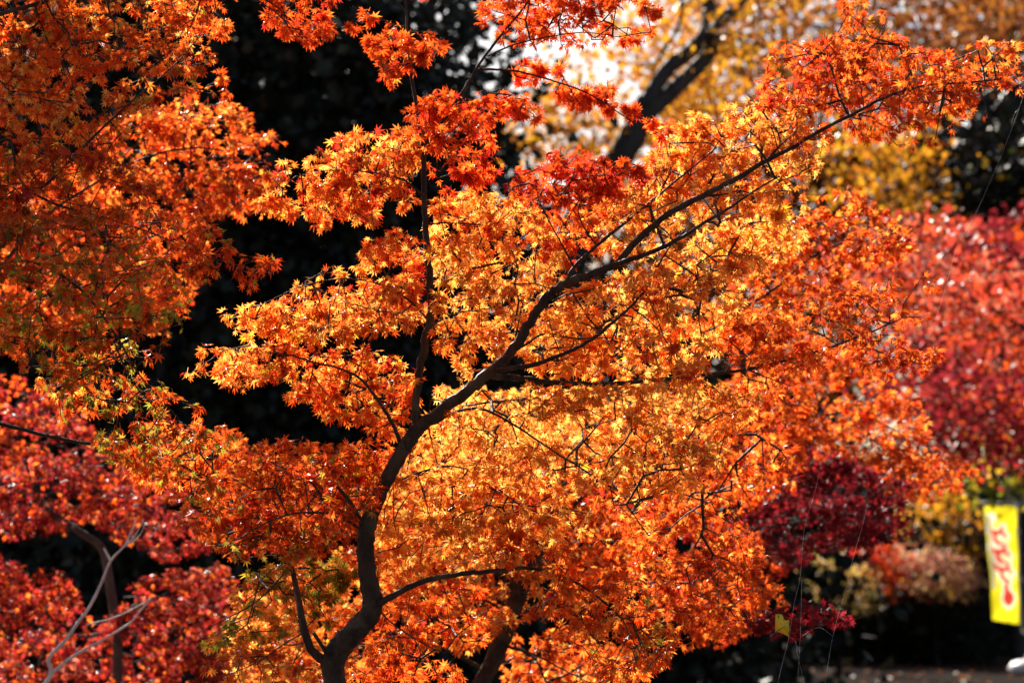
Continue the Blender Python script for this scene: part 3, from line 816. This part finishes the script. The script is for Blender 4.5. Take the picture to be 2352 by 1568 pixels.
add_limb(m4, lo([(-215, 760), (-80, 640), (60, 600), (180, 660), (260, 760), (320, 860), (400, 950), (480, 1040)], 4.75, 11, 2, 0),
         [dict(poly=[(-60, 520), (200, 500), (330, 560), (410, 640), (445, 720), (400, 760), (350, 830), (340, 880), (250, 880), (150, 870), (70, 850), (10, 780), (-60, 770)], d0=4.7, thick=0.2, layers=1.25, pal='hang', seed=75, size=0.029, up=1.2, face=.1, droop=.6, wild=.5),
          dict(path=lo([(260, 780), (300, 870), (370, 950), (450, 1030)], 4.75, 5, 2), poly=[(80, 860), (350, 865), (430, 910), (500, 960), (545, 1010), (500, 1060), (560, 1160), (480, 1190), (400, 1100), (300, 1080), (160, 1000)], d0=4.75, thick=0.2, layers=1.25, pal='hang', seed=76, size=0.029, up=1.1, face=.15, droop=.6)])
add_limb(m4, lo([(-215, 900), (-40, 960), (150, 1010), (310, 1030), (420, 1070), (520, 1140), (580, 1220)], 5.2, 14, 4, .1),
         [dict(poly=[(250, 1000), (400, 960), (520, 990), (600, 1020), (640, 1120), (560, 1250), (480, 1260), (380, 1160), (280, 1080)], d0=5.4, thick=0.25, layers=1.2, pal='orange', seed=77, size=0.028)])

add_limb(m4, lo([(-190, 300), (-230, 50), (-260, -150), (-220, -260), (-100, -300)], 6.2, 16, 4, .5),  # unseen upper canopy, added above the view to shade the left sprays
         [dict(poly=[(-700, -430), (150, -430), (260, -90), (-700, -90)], d0=6.5, thick=0.6, layers=2.6, pal='left', seed=78, template=T_MID, size=0.04, up=.9)])

# ------------------------------------------------------------------ maples behind on the left
b0 = at(120, 1640, 6.9)
m5 = empty("maple_tree", (b0[0], b0[1], 0))
tag(m5, "maple behind the left branches with a rounded orange-red mound of leaves against the dark gap", "tree")
trunk_part(m5, [(-110, 1660, 6.9, 40), (-100, 1200, 6.9, 36), (-80, 900, 6.9, 32), (-40, 650, 6.9, 26), (20, 520, 6.8, 20)], seed=12)
add_limb(m5, lo([(-60, 700), (80, 520), (220, 420), (340, 360), (460, 340), (580, 360)], 6.7, 12, 3, 0),
         [dict(poly=[(205, 300), (330, 258), (430, 228), (520, 238), (600, 290), (665, 340), (655, 400), (600, 460), (520, 500), (450, 475), (350, 420), (260, 380)], d0=6.6, thick=0.35, layers=2.3, pal='orange', seed=81, template=T_MID, size=0.033, up=1.0, face=.25)])
add_limb(m5, lo([(-70, 800), (60, 700), (200, 640), (320, 620), (420, 650)], 6.9, 10, 3, 0),
         [dict(poly=[(-60, 420), (150, 350), (300, 400), (450, 480), (470, 600), (430, 700), (380, 770), (280, 740), (160, 770), (60, 770), (-60, 740)], d0=6.9, thick=0.4, layers=1.6, pal='orange', seed=82, template=T_MID, size=0.033)])
add_limb(m5, lo([(-85, 900), (-40, 760), (0, 740), (40, 780)], 6.9, 8, 3, 0),
         [dict(poly=[(-60, 700), (40, 700), (60, 780), (20, 810), (-60, 800)], d0=6.8, thick=0.2, layers=1.2, pal='left', seed=83, template=T_MID, size=0.033)])

b0 = at(-60, 1640, 8.6)
m6 = empty("maple_tree", (b0[0], b0[1], 0))
tag(m6, "red maple in the lower left corner with glinting leaves round a dark hollow", "tree")
trunk_part(m6, [(270, 1460, 8.6, 26), (252, 1340, 8.6, 24), (236, 1262, 8.6, 22), (191, 1226, 8.6, 19), (143, 1194, 8.6, 17), (61, 1136, 8.6, 15), (-10, 1100, 8.6, 13)], mat=bark_material("brown_bark", (0.06, 0.04, 0.03), (0.15, 0.10, 0.075), 30, 0.4), seed=13, rough=0.08)
add_limb(m6, lo([(100, 1165), (60, 1060), (100, 1000), (160, 980)], 8.6, 10, 3, 0),
         [dict(poly=[(-60, 860), (60, 880), (150, 920), (215, 1000), (300, 1080), (420, 1130), (470, 1240), (390, 1290), (280, 1240), (200, 1200), (100, 1225), (-60, 1240)], d0=8.5, thick=0.5, layers=1.8, pal='redlow', seed=91, template=T_MID, size=0.036, up=.9, face=.3)])
add_limb(m6, lo([(262, 1450), (180, 1460), (100, 1440), (0, 1400)], 8.6, 10, 3, -.1),
         [dict(poly=[(-60, 1260), (50, 1290), (150, 1320), (205, 1420), (240, 1440), (180, 1600), (-60, 1600)], d0=8.5, thick=0.4, layers=1.7, pal='redlow', seed=92, template=T_MID, size=0.036, up=.9, face=.3)])
add_limb(m6, lo([(262, 1430), (330, 1380), (420, 1370), (520, 1420), (620, 1500)], 8.6, 10, 3, -.1),
         [dict(poly=[(230, 1440), (300, 1340), (400, 1290), (500, 1290), (600, 1400), (720, 1480), (760, 1600), (180, 1600)], d0=8.6, thick=0.5, layers=1.8, pal='redlow', seed=93, template=T_MID, size=0.036, up=.9, face=.3)])

# bare pale branches in the lower left
b0 = at(95, 1600, 7.0)
dead = Geo()
foot = np.array([b0[0] - 0.05, b0[1], -0.03])
for pts, w0, w1, sd in [([(96, 1580), (118, 1545), (113, 1510), (150, 1470), (178, 1430), (206, 1392), (232, 1340), (254, 1288), (286, 1252), (304, 1215), (312, 1196)], 13, 4, 1),
                        ([(112, 1552), (165, 1508), (237, 1468), (298, 1430), (322, 1402), (354, 1367)], 9, 4, 2),
                        ([(199, 1434), (266, 1416), (327, 1386), (352, 1369)], 4, 3, 3),
                        ([(254, 1288), (246, 1272), (238, 1258)], 8, 5, 4),
                        ([(284, 1254), (305, 1236), (322, 1208), (330, 1192)], 4, 2, 5), ([(284, 1256), (318, 1232), (335, 1200)], 3.5, 2, 6),
                        ([(340, 1240), (355, 1222), (366, 1200)], 4, 2, 7), ([(306, 1165), (312, 1158), (318, 1166)], 6, 3, 8)]:
    wp, rp = limb_points(lo(pts, 7.0, w0, w1))
    tube(dead, wp, rp, 9, 0.12, sd)
wp = catmull(np.array([foot, (foot + b0) / 2 + [0.03, 0, 0], at(96, 1582, 7.0)]), 6)
tube(dead, wp, np.full(len(wp), 0.0085), 9, 0.1, 9)
tag(dead.build("bare_sapling", M_PALE, smooth=True), "pale grey leafless branches, forked and sunlit, before the red leaves", "sapling")

# ------------------------------------------------------------------ red maples and shrubs at middle distance on the right
def far_tree(name, label, cat, foot_px, d, trunk_path, slabs, mat=M_FAR, bark=M_DARKBARK, template=T_QUAD, seed=0, group=None):
    f = ground_point(foot_px, d)
    t = empty(name, f)
    tag(t, label, cat, group)
    g = Geo()
    pts = [f + [0, 0, -0.05]]
    p = np.array(trunk_path, float)
    w = at(p[:, 0], p[:, 1], p[:, 2])
    rad = p[:, 3] * K * p[:, 2] / 2
    wp = catmull(np.vstack([pts, w]), 6)
    rp = np.interp(np.linspace(0, len(p), len(wp)), np.arange(len(p) + 1), np.concatenate([[rad[0] * 1.3], rad]))
    tube(g, wp, rp, 10, 0.12, seed)
    g.build("trunk", bark, t, smooth=True)
    far_crown("crown", t, slabs, mat, template, seed)
    return t


far_tree("maple_tree", "bright scarlet maple blurred behind the tips of the rusty right spray", "tree", 2520, 14,
         [(2500, 1150, 14.6, 24), (2440, 850, 15, 18), (2300, 720, 15.2, 10), (2100, 640, 14.8, 5)],
         [([(1930, 600), (1990, 550), (2060, 515), (2130, 500), (2200, 540), (2235, 600), (2210, 660), (2160, 740), (2090, 740), (2000, 680), (1880, 670), (1860, 620)], 14, 0.7, 1.7, 'scarlet', 0.055, 18)], seed=101)
far_tree("maple_tree", "dull crimson maple at the right edge beneath the dark evergreen", "tree", 2460, 21,
         [(2450, 1000, 21, 16), (2400, 700, 21, 12), (2300, 600, 21, 7)],
         [([(2170, 560), (2230, 512), (2420, 505), (2420, 690), (2300, 700), (2210, 650)], 21, 1.0, 2.2, 'crimson', 0.075, 24)], seed=102)
far_tree("maple_tree", "scarlet maple at the right edge with round glints all over its crown", "tree", 2480, 15.5,
         [(2470, 1100, 16, 20), (2440, 860, 16.4, 14), (2330, 760, 16.4, 6)],
         [([(2130, 650), (2250, 615), (2420, 640), (2420, 830), (2300, 835), (2200, 790), (2110, 740)], 15.5, 0.8, 1.8, 'scarlet', 0.055, 18)], seed=103)
far_tree("maple_tree", "deep crimson maple below the glinting scarlet one, thin branches showing", "tree", 2440, 17.5,
         [(2430, 1250, 17.5, 18), (2390, 1080, 17.5, 14), (2280, 960, 17.5, 9), (2170, 880, 17.5, 5)],
         [([(2060, 780), (2180, 770), (2300, 830), (2420, 830), (2420, 1060), (2250, 1065), (2150, 1050), (2070, 980), (2000, 870)], 17.5, 0.9, 2.0, 'crimson', 0.065, 20),
          ([(2150, 900), (2280, 890), (2420, 900), (2420, 1000), (2250, 1010)], 16.9, 0.4, 0.6, 'scarlet', 0.06, 14)], seed=104)
far_tree("yellow_tree", "small tree with yellow leaves scattered above the banner", "tree", 2420, 24,
         [(2410, 1250, 24, 10), (2370, 1100, 24, 7), (2320, 1040, 24, 4)],
         [([(2240, 990), (2300, 970), (2330, 1000), (2420, 1030), (2420, 1080), (2300, 1100), (2240, 1070)], 24, 0.7, 0.55, 'yellow', 0.08, 10),
          ([(2200, 1080), (2330, 1090), (2420, 1060), (2420, 1150), (2250, 1160), (2180, 1130)], 25, 0.8, 0.8, 'fresh', 0.08, 12)], seed=105)
def shrub(name, label, x, d, slabs, body, seed):
    return far_tree(name, label, "shrub", x, d, [(x, 1500, d, 6), (x, 1420, d, 4)], slabs + [(body, d + .35, .3, 3.5, 'dark', 0.09, 20)], seed=seed)  # body: shade below the shrub top, put into near-black leaf colour


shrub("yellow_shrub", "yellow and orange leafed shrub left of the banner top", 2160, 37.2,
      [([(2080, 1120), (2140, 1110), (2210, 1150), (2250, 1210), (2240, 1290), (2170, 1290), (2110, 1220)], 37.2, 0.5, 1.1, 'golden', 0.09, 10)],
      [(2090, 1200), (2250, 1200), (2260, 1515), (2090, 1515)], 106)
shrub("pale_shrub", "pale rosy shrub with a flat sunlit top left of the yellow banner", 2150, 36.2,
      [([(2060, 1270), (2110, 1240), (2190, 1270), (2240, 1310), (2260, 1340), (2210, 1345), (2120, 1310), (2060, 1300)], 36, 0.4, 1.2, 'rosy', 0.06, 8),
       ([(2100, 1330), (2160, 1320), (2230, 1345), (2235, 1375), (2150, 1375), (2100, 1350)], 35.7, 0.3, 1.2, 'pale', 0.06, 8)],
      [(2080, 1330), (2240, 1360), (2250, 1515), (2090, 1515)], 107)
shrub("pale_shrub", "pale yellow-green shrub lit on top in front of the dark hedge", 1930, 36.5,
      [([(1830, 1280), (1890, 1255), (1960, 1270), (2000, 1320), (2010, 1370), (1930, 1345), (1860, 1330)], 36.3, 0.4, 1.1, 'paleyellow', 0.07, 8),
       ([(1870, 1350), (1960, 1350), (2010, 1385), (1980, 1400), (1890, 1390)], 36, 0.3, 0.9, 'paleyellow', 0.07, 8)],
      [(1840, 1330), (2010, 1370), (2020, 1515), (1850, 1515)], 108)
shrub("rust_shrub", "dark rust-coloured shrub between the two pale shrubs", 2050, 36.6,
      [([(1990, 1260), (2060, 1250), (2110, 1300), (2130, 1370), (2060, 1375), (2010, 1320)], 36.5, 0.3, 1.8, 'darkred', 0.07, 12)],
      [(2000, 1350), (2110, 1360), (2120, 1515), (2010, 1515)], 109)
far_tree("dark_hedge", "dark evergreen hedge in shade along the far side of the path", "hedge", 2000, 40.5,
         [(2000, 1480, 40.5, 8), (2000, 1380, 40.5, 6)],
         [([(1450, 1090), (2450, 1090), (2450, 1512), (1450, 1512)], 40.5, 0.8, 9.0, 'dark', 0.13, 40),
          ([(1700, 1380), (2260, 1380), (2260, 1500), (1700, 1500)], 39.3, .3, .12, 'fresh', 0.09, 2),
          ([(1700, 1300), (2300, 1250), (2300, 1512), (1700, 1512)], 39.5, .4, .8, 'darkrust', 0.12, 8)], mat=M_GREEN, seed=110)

# ------------------------------------------------------------------ dark evergreens behind
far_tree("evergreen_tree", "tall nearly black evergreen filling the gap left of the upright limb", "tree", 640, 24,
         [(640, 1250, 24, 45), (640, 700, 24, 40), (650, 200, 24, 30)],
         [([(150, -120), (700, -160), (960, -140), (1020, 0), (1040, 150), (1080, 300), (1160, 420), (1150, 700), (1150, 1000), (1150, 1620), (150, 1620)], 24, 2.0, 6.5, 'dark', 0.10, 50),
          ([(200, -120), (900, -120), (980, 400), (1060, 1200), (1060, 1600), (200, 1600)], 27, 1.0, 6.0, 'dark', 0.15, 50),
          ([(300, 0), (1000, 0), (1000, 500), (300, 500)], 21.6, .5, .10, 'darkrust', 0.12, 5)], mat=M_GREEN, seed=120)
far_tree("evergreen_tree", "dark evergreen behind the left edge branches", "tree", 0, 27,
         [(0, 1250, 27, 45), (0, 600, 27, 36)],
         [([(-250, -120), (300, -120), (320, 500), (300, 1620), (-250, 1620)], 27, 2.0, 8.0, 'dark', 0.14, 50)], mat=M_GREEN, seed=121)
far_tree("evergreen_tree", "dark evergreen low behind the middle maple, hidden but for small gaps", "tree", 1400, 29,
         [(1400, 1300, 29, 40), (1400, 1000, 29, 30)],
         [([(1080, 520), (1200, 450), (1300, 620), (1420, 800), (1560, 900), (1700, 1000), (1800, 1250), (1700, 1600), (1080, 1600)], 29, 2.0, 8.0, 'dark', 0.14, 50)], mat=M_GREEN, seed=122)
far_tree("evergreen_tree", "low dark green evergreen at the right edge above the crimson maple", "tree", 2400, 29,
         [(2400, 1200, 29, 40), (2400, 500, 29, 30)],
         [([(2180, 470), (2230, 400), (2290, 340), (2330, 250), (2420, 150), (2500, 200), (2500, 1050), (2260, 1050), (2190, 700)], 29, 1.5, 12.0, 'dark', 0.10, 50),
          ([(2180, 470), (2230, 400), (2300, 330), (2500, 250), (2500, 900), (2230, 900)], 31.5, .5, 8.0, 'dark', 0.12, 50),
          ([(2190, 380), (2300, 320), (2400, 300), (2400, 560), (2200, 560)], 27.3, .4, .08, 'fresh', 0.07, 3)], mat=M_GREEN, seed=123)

# ------------------------------------------------------------------ golden tree with the dark forked trunk
f = ground_point(1230, 27)
gt = empty("golden_tree", f)
tag(gt, "tall golden-leaved tree leaning behind the maples with a thick black forked trunk", "tree")
g = Geo()
w = at(np.array([1250, 1330, 1400, 1432, 1462, 1492]), np.array([900, 560, 410, 350, 295, 228]), np.full(6, 27.0))
wp = catmull(np.vstack([[f + [0, 0, -0.1]], w]), 8)
tube(g, wp, np.linspace(0.18, 0.14, len(wp)), 14, 0.12, 1)
g.build("trunk", M_DARKBARK, gt, smooth=True)
for pts, w0, w1, sd in [([(1478, 262), (1495, 215), (1537, 156), (1588, 116), (1618, 80), (1628, 30), (1618, -40)], 46, 34, 2), ([(1470, 285), (1515, 236), (1566, 188), (1622, 132), (1640, 80)], 48, 40, 3),
                        ([(1628, 85), (1662, 42), (1706, 0), (1740, -40)], 32, 22, 4), ([(1560, -30), (1565, 40), (1530, 110), (1500, 150)], 12, 8, 5),
                        ([(1735, -30), (1745, 60), (1720, 140), (1690, 190)], 8, 4, 6), ([(1620, 60), (1690, 90), (1760, 110)], 10, 5, 7)]:
    wp, rp = limb_points(lo(pts, 27.0, w0, w1, .6))
    g = Geo(); tube(g, wp, rp, 10, 0.12, sd); g.build("branch", M_DARKBARK, gt, smooth=True)
far_crown("crown", gt, [
    ([(1500, -60), (1760, -60), (1900, 0), (1760, 120), (1650, 160), (1560, 120), (1500, 60)], 27.5, 1.2, .75, 'golden', 0.10, 16),
    ([(1380, 10), (1520, 0), (1520, 190), (1450, 170)], 29, .8, .8, 'golden', 0.10, 14),
    ([(1180, 235), (1350, 225), (1440, 260), (1440, 370), (1300, 370), (1180, 350)], 28, 1.0, 2.2, 'golden', 0.10, 16),
    ([(1480, 200), (1620, 120), (1700, 180), (1640, 260), (1520, 330), (1450, 340)], 28.5, .8, 1.6, 'golden', 0.10, 14),
    ([(1180, 60), (1500, 30), (1500, 230), (1250, 230)], 28.5, 1.0, .35, 'golden', 0.10, 6),
    ([(1920, 330), (2040, 280), (2120, 330), (2130, 480), (2080, 500), (1980, 450)], 27, 1.0, 1.7, 'golden', 0.10, 16),
], M_FAR, seed=130)
far_tree("redwood_tree", "russet feathery tree high on the right behind the golden leaves", "tree", 1780, 36,
         [(1780, 1200, 36, 30), (1790, 500, 36, 24), (1800, 0, 36, 14)],
         [([(1600, -80), (2250, -80), (2280, 120), (2200, 320), (2100, 400), (1900, 420), (1700, 380), (1520, 320), (1500, 150), (1540, 0)], 34, 2.0, 2.0, 'brown', 0.13, 18),
          ([(1420, 380), (1900, 330), (2200, 350), (2190, 600), (2000, 700), (1960, 1000), (1600, 1040), (1400, 760)], 33, 1.0, 2.8, 'brown', 0.13, 18)], seed=131)
far_tree("redwood_tree", "brown half-bare tree at the top right corner", "tree", 2330, 38,
         [(2330, 1200, 38, 34), (2330, 400, 38, 22), (2330, 0, 38, 14)],
         [([(2180, -80), (2450, -80), (2450, 300), (2300, 320), (2150, 250)], 38, 2.0, 2.4, 'brown', 0.15, 18),
          ([(2230, -80), (2450, -80), (2450, 250), (2280, 250)], 39.5, 1.0, 1.2, 'darkrust', 0.2, 18)], seed=132)

# ------------------------------------------------------------------ banner
BD = 33.5
bx = at(2345, 784, BD)[0]
by = at(2345, 784, BD)[1]
ban = empty("banner_flag", (bx, by, 0))
tag(ban, "yellow vertical banner with red lettering on a pale pole in a white weighted base", "banner")
M_WHITE = plain_material("white_plastic", (0.75, 0.74, 0.74), 0.4, 0.06, 3)
M_POLE = plain_material("pale_metal", (0.42, 0.40, 0.38), 0.4, 0.08, 5)
M_CLOTH = plain_material("yellow_cloth", (0.60, 0.52, 0.012), 0.8, 0.05, 4, trans=0.6)
M_INK = plain_material("red_print", (0.62, 0.05, 0.03), 0.8, 0.05, 4, trans=0.5)
M_HALO = plain_material("white_print", (0.78, 0.72, 0.52), 0.8, 0.03, 4, trans=0.55)
M_GREY = plain_material("grey_print", (0.42, 0.36, 0.22), 0.8, 0.25, 30, trans=0.4)
M_DARKINK = plain_material("dark_print", (0.22, 0.03, 0.03), 0.8, 0.1, 10, trans=0.3)


def bpt(px, py, dy=0.0):
    return at(px, py, BD) + np.array([0, dy, 0])


def sag(px, py):
    u = (np.asarray(px, float) - 2260) / 80; v = (np.asarray(py, float) - 1160) / 265
    return 0.035 * np.sin(u * 5 + v * 3) * (0.4 + v) + 0.02 * np.sin(v * 17 + u * 4)


nu, nvv = 64, 210
U, V = np.meshgrid(np.linspace(0, 1, nu), np.linspace(0, 1, nvv))
LX = np.where(V < .7, 2260 + 17 * V / .7, 2277 + 0 * V); RX = 2333 + 10 * V
CX = LX + (RX - LX) * U; CY = 1160 + U * 2 + V * (262 + 9 * U)
pts = at(CX.ravel(), CY.ravel(), BD) + np.stack([0 * CX.ravel(), sag(CX.ravel(), CY.ravel()), 0 * CX.ravel()], 1)
q = np.array([(i * nu + j, i * nu + j + 1, (i + 1) * nu + j + 1, (i + 1) * nu + j) for i in range(nvv - 1) for j in range(nu - 1)])
mx2 = CX.ravel()[q].mean(1); my2 = CY.ravel()[q].mean(1); mu = U.ravel()[q].mean(1)


def near_stroke(pts_, w):
    """How far inside (negative) or outside a brush stroke each bit of cloth lies."""
    p = catmull(np.array([(x, y, 0) for x, y in pts_], float), 8)[:, :2]
    s_ = np.linspace(0, 1, len(p))
    ww = w / 2 * (0.5 + 0.5 * np.sin(np.pi * np.clip(s_ * 0.95 + .05, 0, 1)))
    d_ = np.hypot(mx2[:, None] - p[None, :, 0], my2[:, None] - p[None, :, 1]) - ww[None]
    return d_.min(1)


ink_d = np.full(len(q), 99.0)
for ox, oy in [(0, 0), (6, 43), (14, 84)]:
    for pth, w_ in (([(2270 + ox, 1211 + oy), (2277 + ox, 1220 + oy), (2288 + ox, 1223 + oy), (2299 + ox, 1220 + oy), (2302 + ox, 1208 + oy)], 13),
                    ([(2300 + ox, 1219 + oy), (2306 + ox, 1227 + oy), (2314 + ox, 1234 + oy)], 9),
                    ([(2285 + ox, 1222 + oy), (2286 + ox, 1236 + oy), (2293 + ox, 1246 + oy), (2307 + ox, 1250 + oy)], 11)):
        ink_d = np.minimum(ink_d, near_stroke(pth, w_))
drop = np.minimum(np.hypot((mx2 - 2316) / 13.5, (my2 - 1373) / 18.5) * 14 - 14, near_stroke([(2312, 1338), (2311, 1350), (2310, 1364)], 12))
ink_d = np.minimum(ink_d, drop)
mark = np.full(len(q), 99.0)
for y in (1364, 1371, 1378):
    mark = np.minimum(mark, near_stroke([(2310, y), (2316, y + 1), (2322, y - 1)], 3.2))
mark = np.minimum(mark, near_stroke([(2316, 1361), (2315, 1371), (2317, 1384)], 3.0))
disc = np.hypot((mx2 - 2277) / 12, (my2 - 1190) / 14) - 1
side = (mu > 0.03) & (mu < 0.17) & (my2 > 1182) & (my2 < 1352)
kind_ = np.zeros(len(q), int)
kind_[side] = 4
kind_[((ink_d < 4.5) | (disc < 0)) & ~side] = 1
kind_[(ink_d < 0) & ~side] = 2
kind_[mark < 0] = 3


def cloth_piece(k, name, mat, parent):
    f_ = q[kind_ == k]
    used, inv = np.unique(f_, return_inverse=True)
    return mesh_obj(name, pts[used], inv.reshape(-1), np.full(len(f_), 4), mat, parent, smooth=True)


cloth = cloth_piece(0, "cloth", M_CLOTH, ban)
cloth_piece(1, "lettering_outline", M_HALO, cloth)
cloth_piece(2, "lettering", M_INK, cloth)
cloth_piece(3, "emblem_mark", M_DARKINK, cloth)
cloth_piece(4, "side_print", M_GREY, cloth)
g = Geo()
wp = np.array([[bx + 0.02, by, 0.33], [bx + 0.02, by, 0.6], at(2344, 1425, BD), at(2335, 1150, BD)]); wp[:, 1] = by
wp[2] = at(2346, 1425, BD); wp[3] = at(2336, 1152, BD)
tube(g, catmull(wp[1:], 8), np.full(17, 0.016), 10)
tube(g, np.vstack([[bx + .05, by + .05, 0.2], wp[1]]), np.array([0.019, 0.017]), 10)
g.build("pole", M_POLE, ban, smooth=True)
g = Geo()
tube(g, np.array([at(2250, 1153, BD), at(2300, 1154, BD), at(2370, 1156, BD)]), np.full(3, 0.011), 8)
g.build("crossbar", M_POLE, ban, smooth=True)
for px_, py_ in [(2264, 1157), (2296, 1158), (2331, 1158), (2337, 1220), (2343, 1330)]:
    g = Geo(); th = np.linspace(0, 2 * np.pi, 13)
    c0 = at(px_, py_, BD)
    tube(g, c0 + np.stack([0.028 * np.cos(th), np.full(13, -0.02), 0.035 * np.sin(th)], 1), np.full(13, 0.009), 6)
    g.build("loop", M_WHITE, ban, smooth=True)
# moulded base: rounded weight with a neck
g = Geo()
prof = [(0.0, 0.0), (0.20, 0.0), (0.285, 0.03), (0.30, 0.07), (0.285, 0.12), (0.235, 0.17), (0.17, 0.195), (0.07, 0.205), (0.055, 0.215), (0.05, 0.25), (0.045, 0.27), (0.0, 0.275)]
ns = 32
vv = [(bx + .05 + 1.0 * rr_ * math.cos(a_), by + .05 + rr_ * math.sin(a_), z_ + 0.008) for rr_, z_ in prof for a_ in np.linspace(0, 2 * np.pi, ns, endpoint=False)]
g.add(vv, [(i * ns + j, i * ns + (j + 1) % ns, (i + 1) * ns + (j + 1) % ns, (i + 1) * ns + j) for i in range(len(prof) - 1) for j in range(ns)])
g.build("base", M_WHITE, ban, smooth=True)

# ------------------------------------------------------------------ boulder beside the path
from mathutils import noise as mnoise
import bmesh
bm = bmesh.new()
bmesh.ops.create_icosphere(bm, subdivisions=4, radius=1)
c0 = ground_point(1745, 30)
for vtx in bm.verts:
    d_ = 1 + 0.28 * mnoise.noise(vtx.co * 1.4) + 0.08 * mnoise.noise(vtx.co * 5)
    vtx.co = Vector((vtx.co.x * 0.42 * d_, vtx.co.y * 0.35 * d_, max(-0.05, vtx.co.z * 0.30 * d_ + 0.17)))
me = bpy.data.meshes.new("boulder"); bm.to_mesh(me); bm.free()
me.materials.append(plain_material("mossy_rock", (0.16, 0.12, 0.085), 0.9, 0.4, 9, 0.5))
for p_ in me.polygons: p_.use_smooth = True
bo = bpy.data.objects.new("boulder", me); COL.objects.link(bo); bo.location = c0
tag(bo, "brown rounded boulder low beside the path under the lowest red spray", "boulder")

# ------------------------------------------------------------------ ginkgo leaf caught in spider silk
LD = 4.75
outline = [(1780, 1452), (1781, 1410), (1790, 1409), (1797, 1411), (1800, 1420), (1804, 1424), (1810, 1423), (1814, 1425), (1812, 1431), (1813, 1440), (1814, 1446), (1811, 1452), (1812, 1462), (1798, 1454), (1785, 1450)]
o_ = np.array(outline, float)
ctr = np.array([[1794, 1437]])
top = np.vstack([ctr, o_])
bend = lambda p: 0.006 * np.sin((p[:, 0] - 1780) / 9.0) + 0.004 * np.sin(p[:, 1] / 7.0)
va = at(top[:, 0], top[:, 1], LD + bend(top)); vb = at(top[:, 0], top[:, 1], LD + bend(top) + 0.0006)
nn_ = len(o_)
g = Geo()
g.add(np.vstack([va, vb]), [(0, 1 + i, 1 + (i + 1) % nn_) for i in range(nn_)] + [(nn_ + 1, nn_ + 2 + (i + 1) % nn_, nn_ + 2 + i) for i in range(nn_)]
      + [(1 + i, nn_ + 2 + i, nn_ + 2 + (i + 1) % nn_, 1 + (i + 1) % nn_) for i in range(nn_)])
b0 = at(1796, 1436, LD)
gl = empty("ginkgo_leaf", b0)
tag(gl, "torn yellow ginkgo leaf hanging in a spider thread before the dark hedge", "leaf")
gm_, nt, pb, out = new_mat("ginkgo_yellow")
tc = nt.nodes.new("ShaderNodeTexCoord")
nz = nt.nodes.new("ShaderNodeTexNoise"); nz.inputs["Scale"].default_value = 260
nt.links.new(tc.outputs["Object"], nz.inputs["Vector"])
crr = nt.nodes.new("ShaderNodeValToRGB")
crr.color_ramp.elements[0].position = 0.30; crr.color_ramp.elements[0].color = (0.10, 0.04, 0.01, 1)
crr.color_ramp.elements[1].position = 0.36; crr.color_ramp.elements[1].color = (1.0, 0.70, 0.04, 1)
nt.links.new(nz.outputs["Fac"], crr.inputs[0]); nt.links.new(crr.outputs[0], pb.inputs["Base Color"])
tr = nt.nodes.new("ShaderNodeBsdfTranslucent"); nt.links.new(crr.outputs[0], tr.inputs[0])
mx = nt.nodes.new("ShaderNodeMixShader"); mx.inputs[0].default_value = 0.25
nt.links.new(pb.outputs[0], mx.inputs[1]); nt.links.new(tr.outputs[0], mx.inputs[2]); nt.links.new(mx.outputs[0], out.inputs[0])
g.build("blade", gm_, gl)
g = Geo()
wp, rp = limb_points([(1806, 1436, LD - .006, 1), (1792, 1444, LD - .006, 1.6), (1780, 1452, LD - .004, 2), (1770, 1457, LD - .006, 2.2)], 5)
tube(g, wp, rp, 6); g.build("stalk", M_TWIG, gl, smooth=True)

g = Geo()
def thread(pts, d=LD, rad=0.00011):
    p = np.array(pts, float)
    wp_ = catmull(at(p[:, 0], p[:, 1], np.full(len(p), d)), 4)
    tube(g, wp_, np.full(len(wp_), rad), 4)
thread([(1880, 1090), (1871, 1132), (1848, 1211), (1838, 1323), (1825, 1381), (1812, 1462), (1794, 1535), (1780, 1600)], rad=0.00015)
thread([(1995, 1150), (1980, 1210), (1958, 1286), (1941, 1357), (1913, 1460), (1893, 1580)])
thread([(1842, 1330), (1840, 1400), (1838, 1462), (1834, 1540), (1830, 1600)], rad=0.00011)
thread([(1826, 1470), (1836, 1520), (1850, 1580)], rad=0.00011)
thread([(1812, 1462), (1824, 1468), (1830, 1480), (1838, 1500)], rad=0.00011)
thread([(1838, 1462), (1880, 1440), (1913, 1460)], rad=0.00013)
tag(g.build("spider_thread", M_SILK, None), "fine pale spider threads slanting down past the caught ginkgo leaf", "spider silk")
g = Geo()
thread([(2352, 215), (2341, 249), (2305, 344), (2243, 487), (2199, 564), (2172, 660), (2140, 760)])
thread([(2341, 249), (2330, 262), (2322, 290)], rad=0.00011)
tag(g.build("spider_thread", M_SILK, None), "long single spider thread slanting down before the dark evergreen at right", "spider silk")
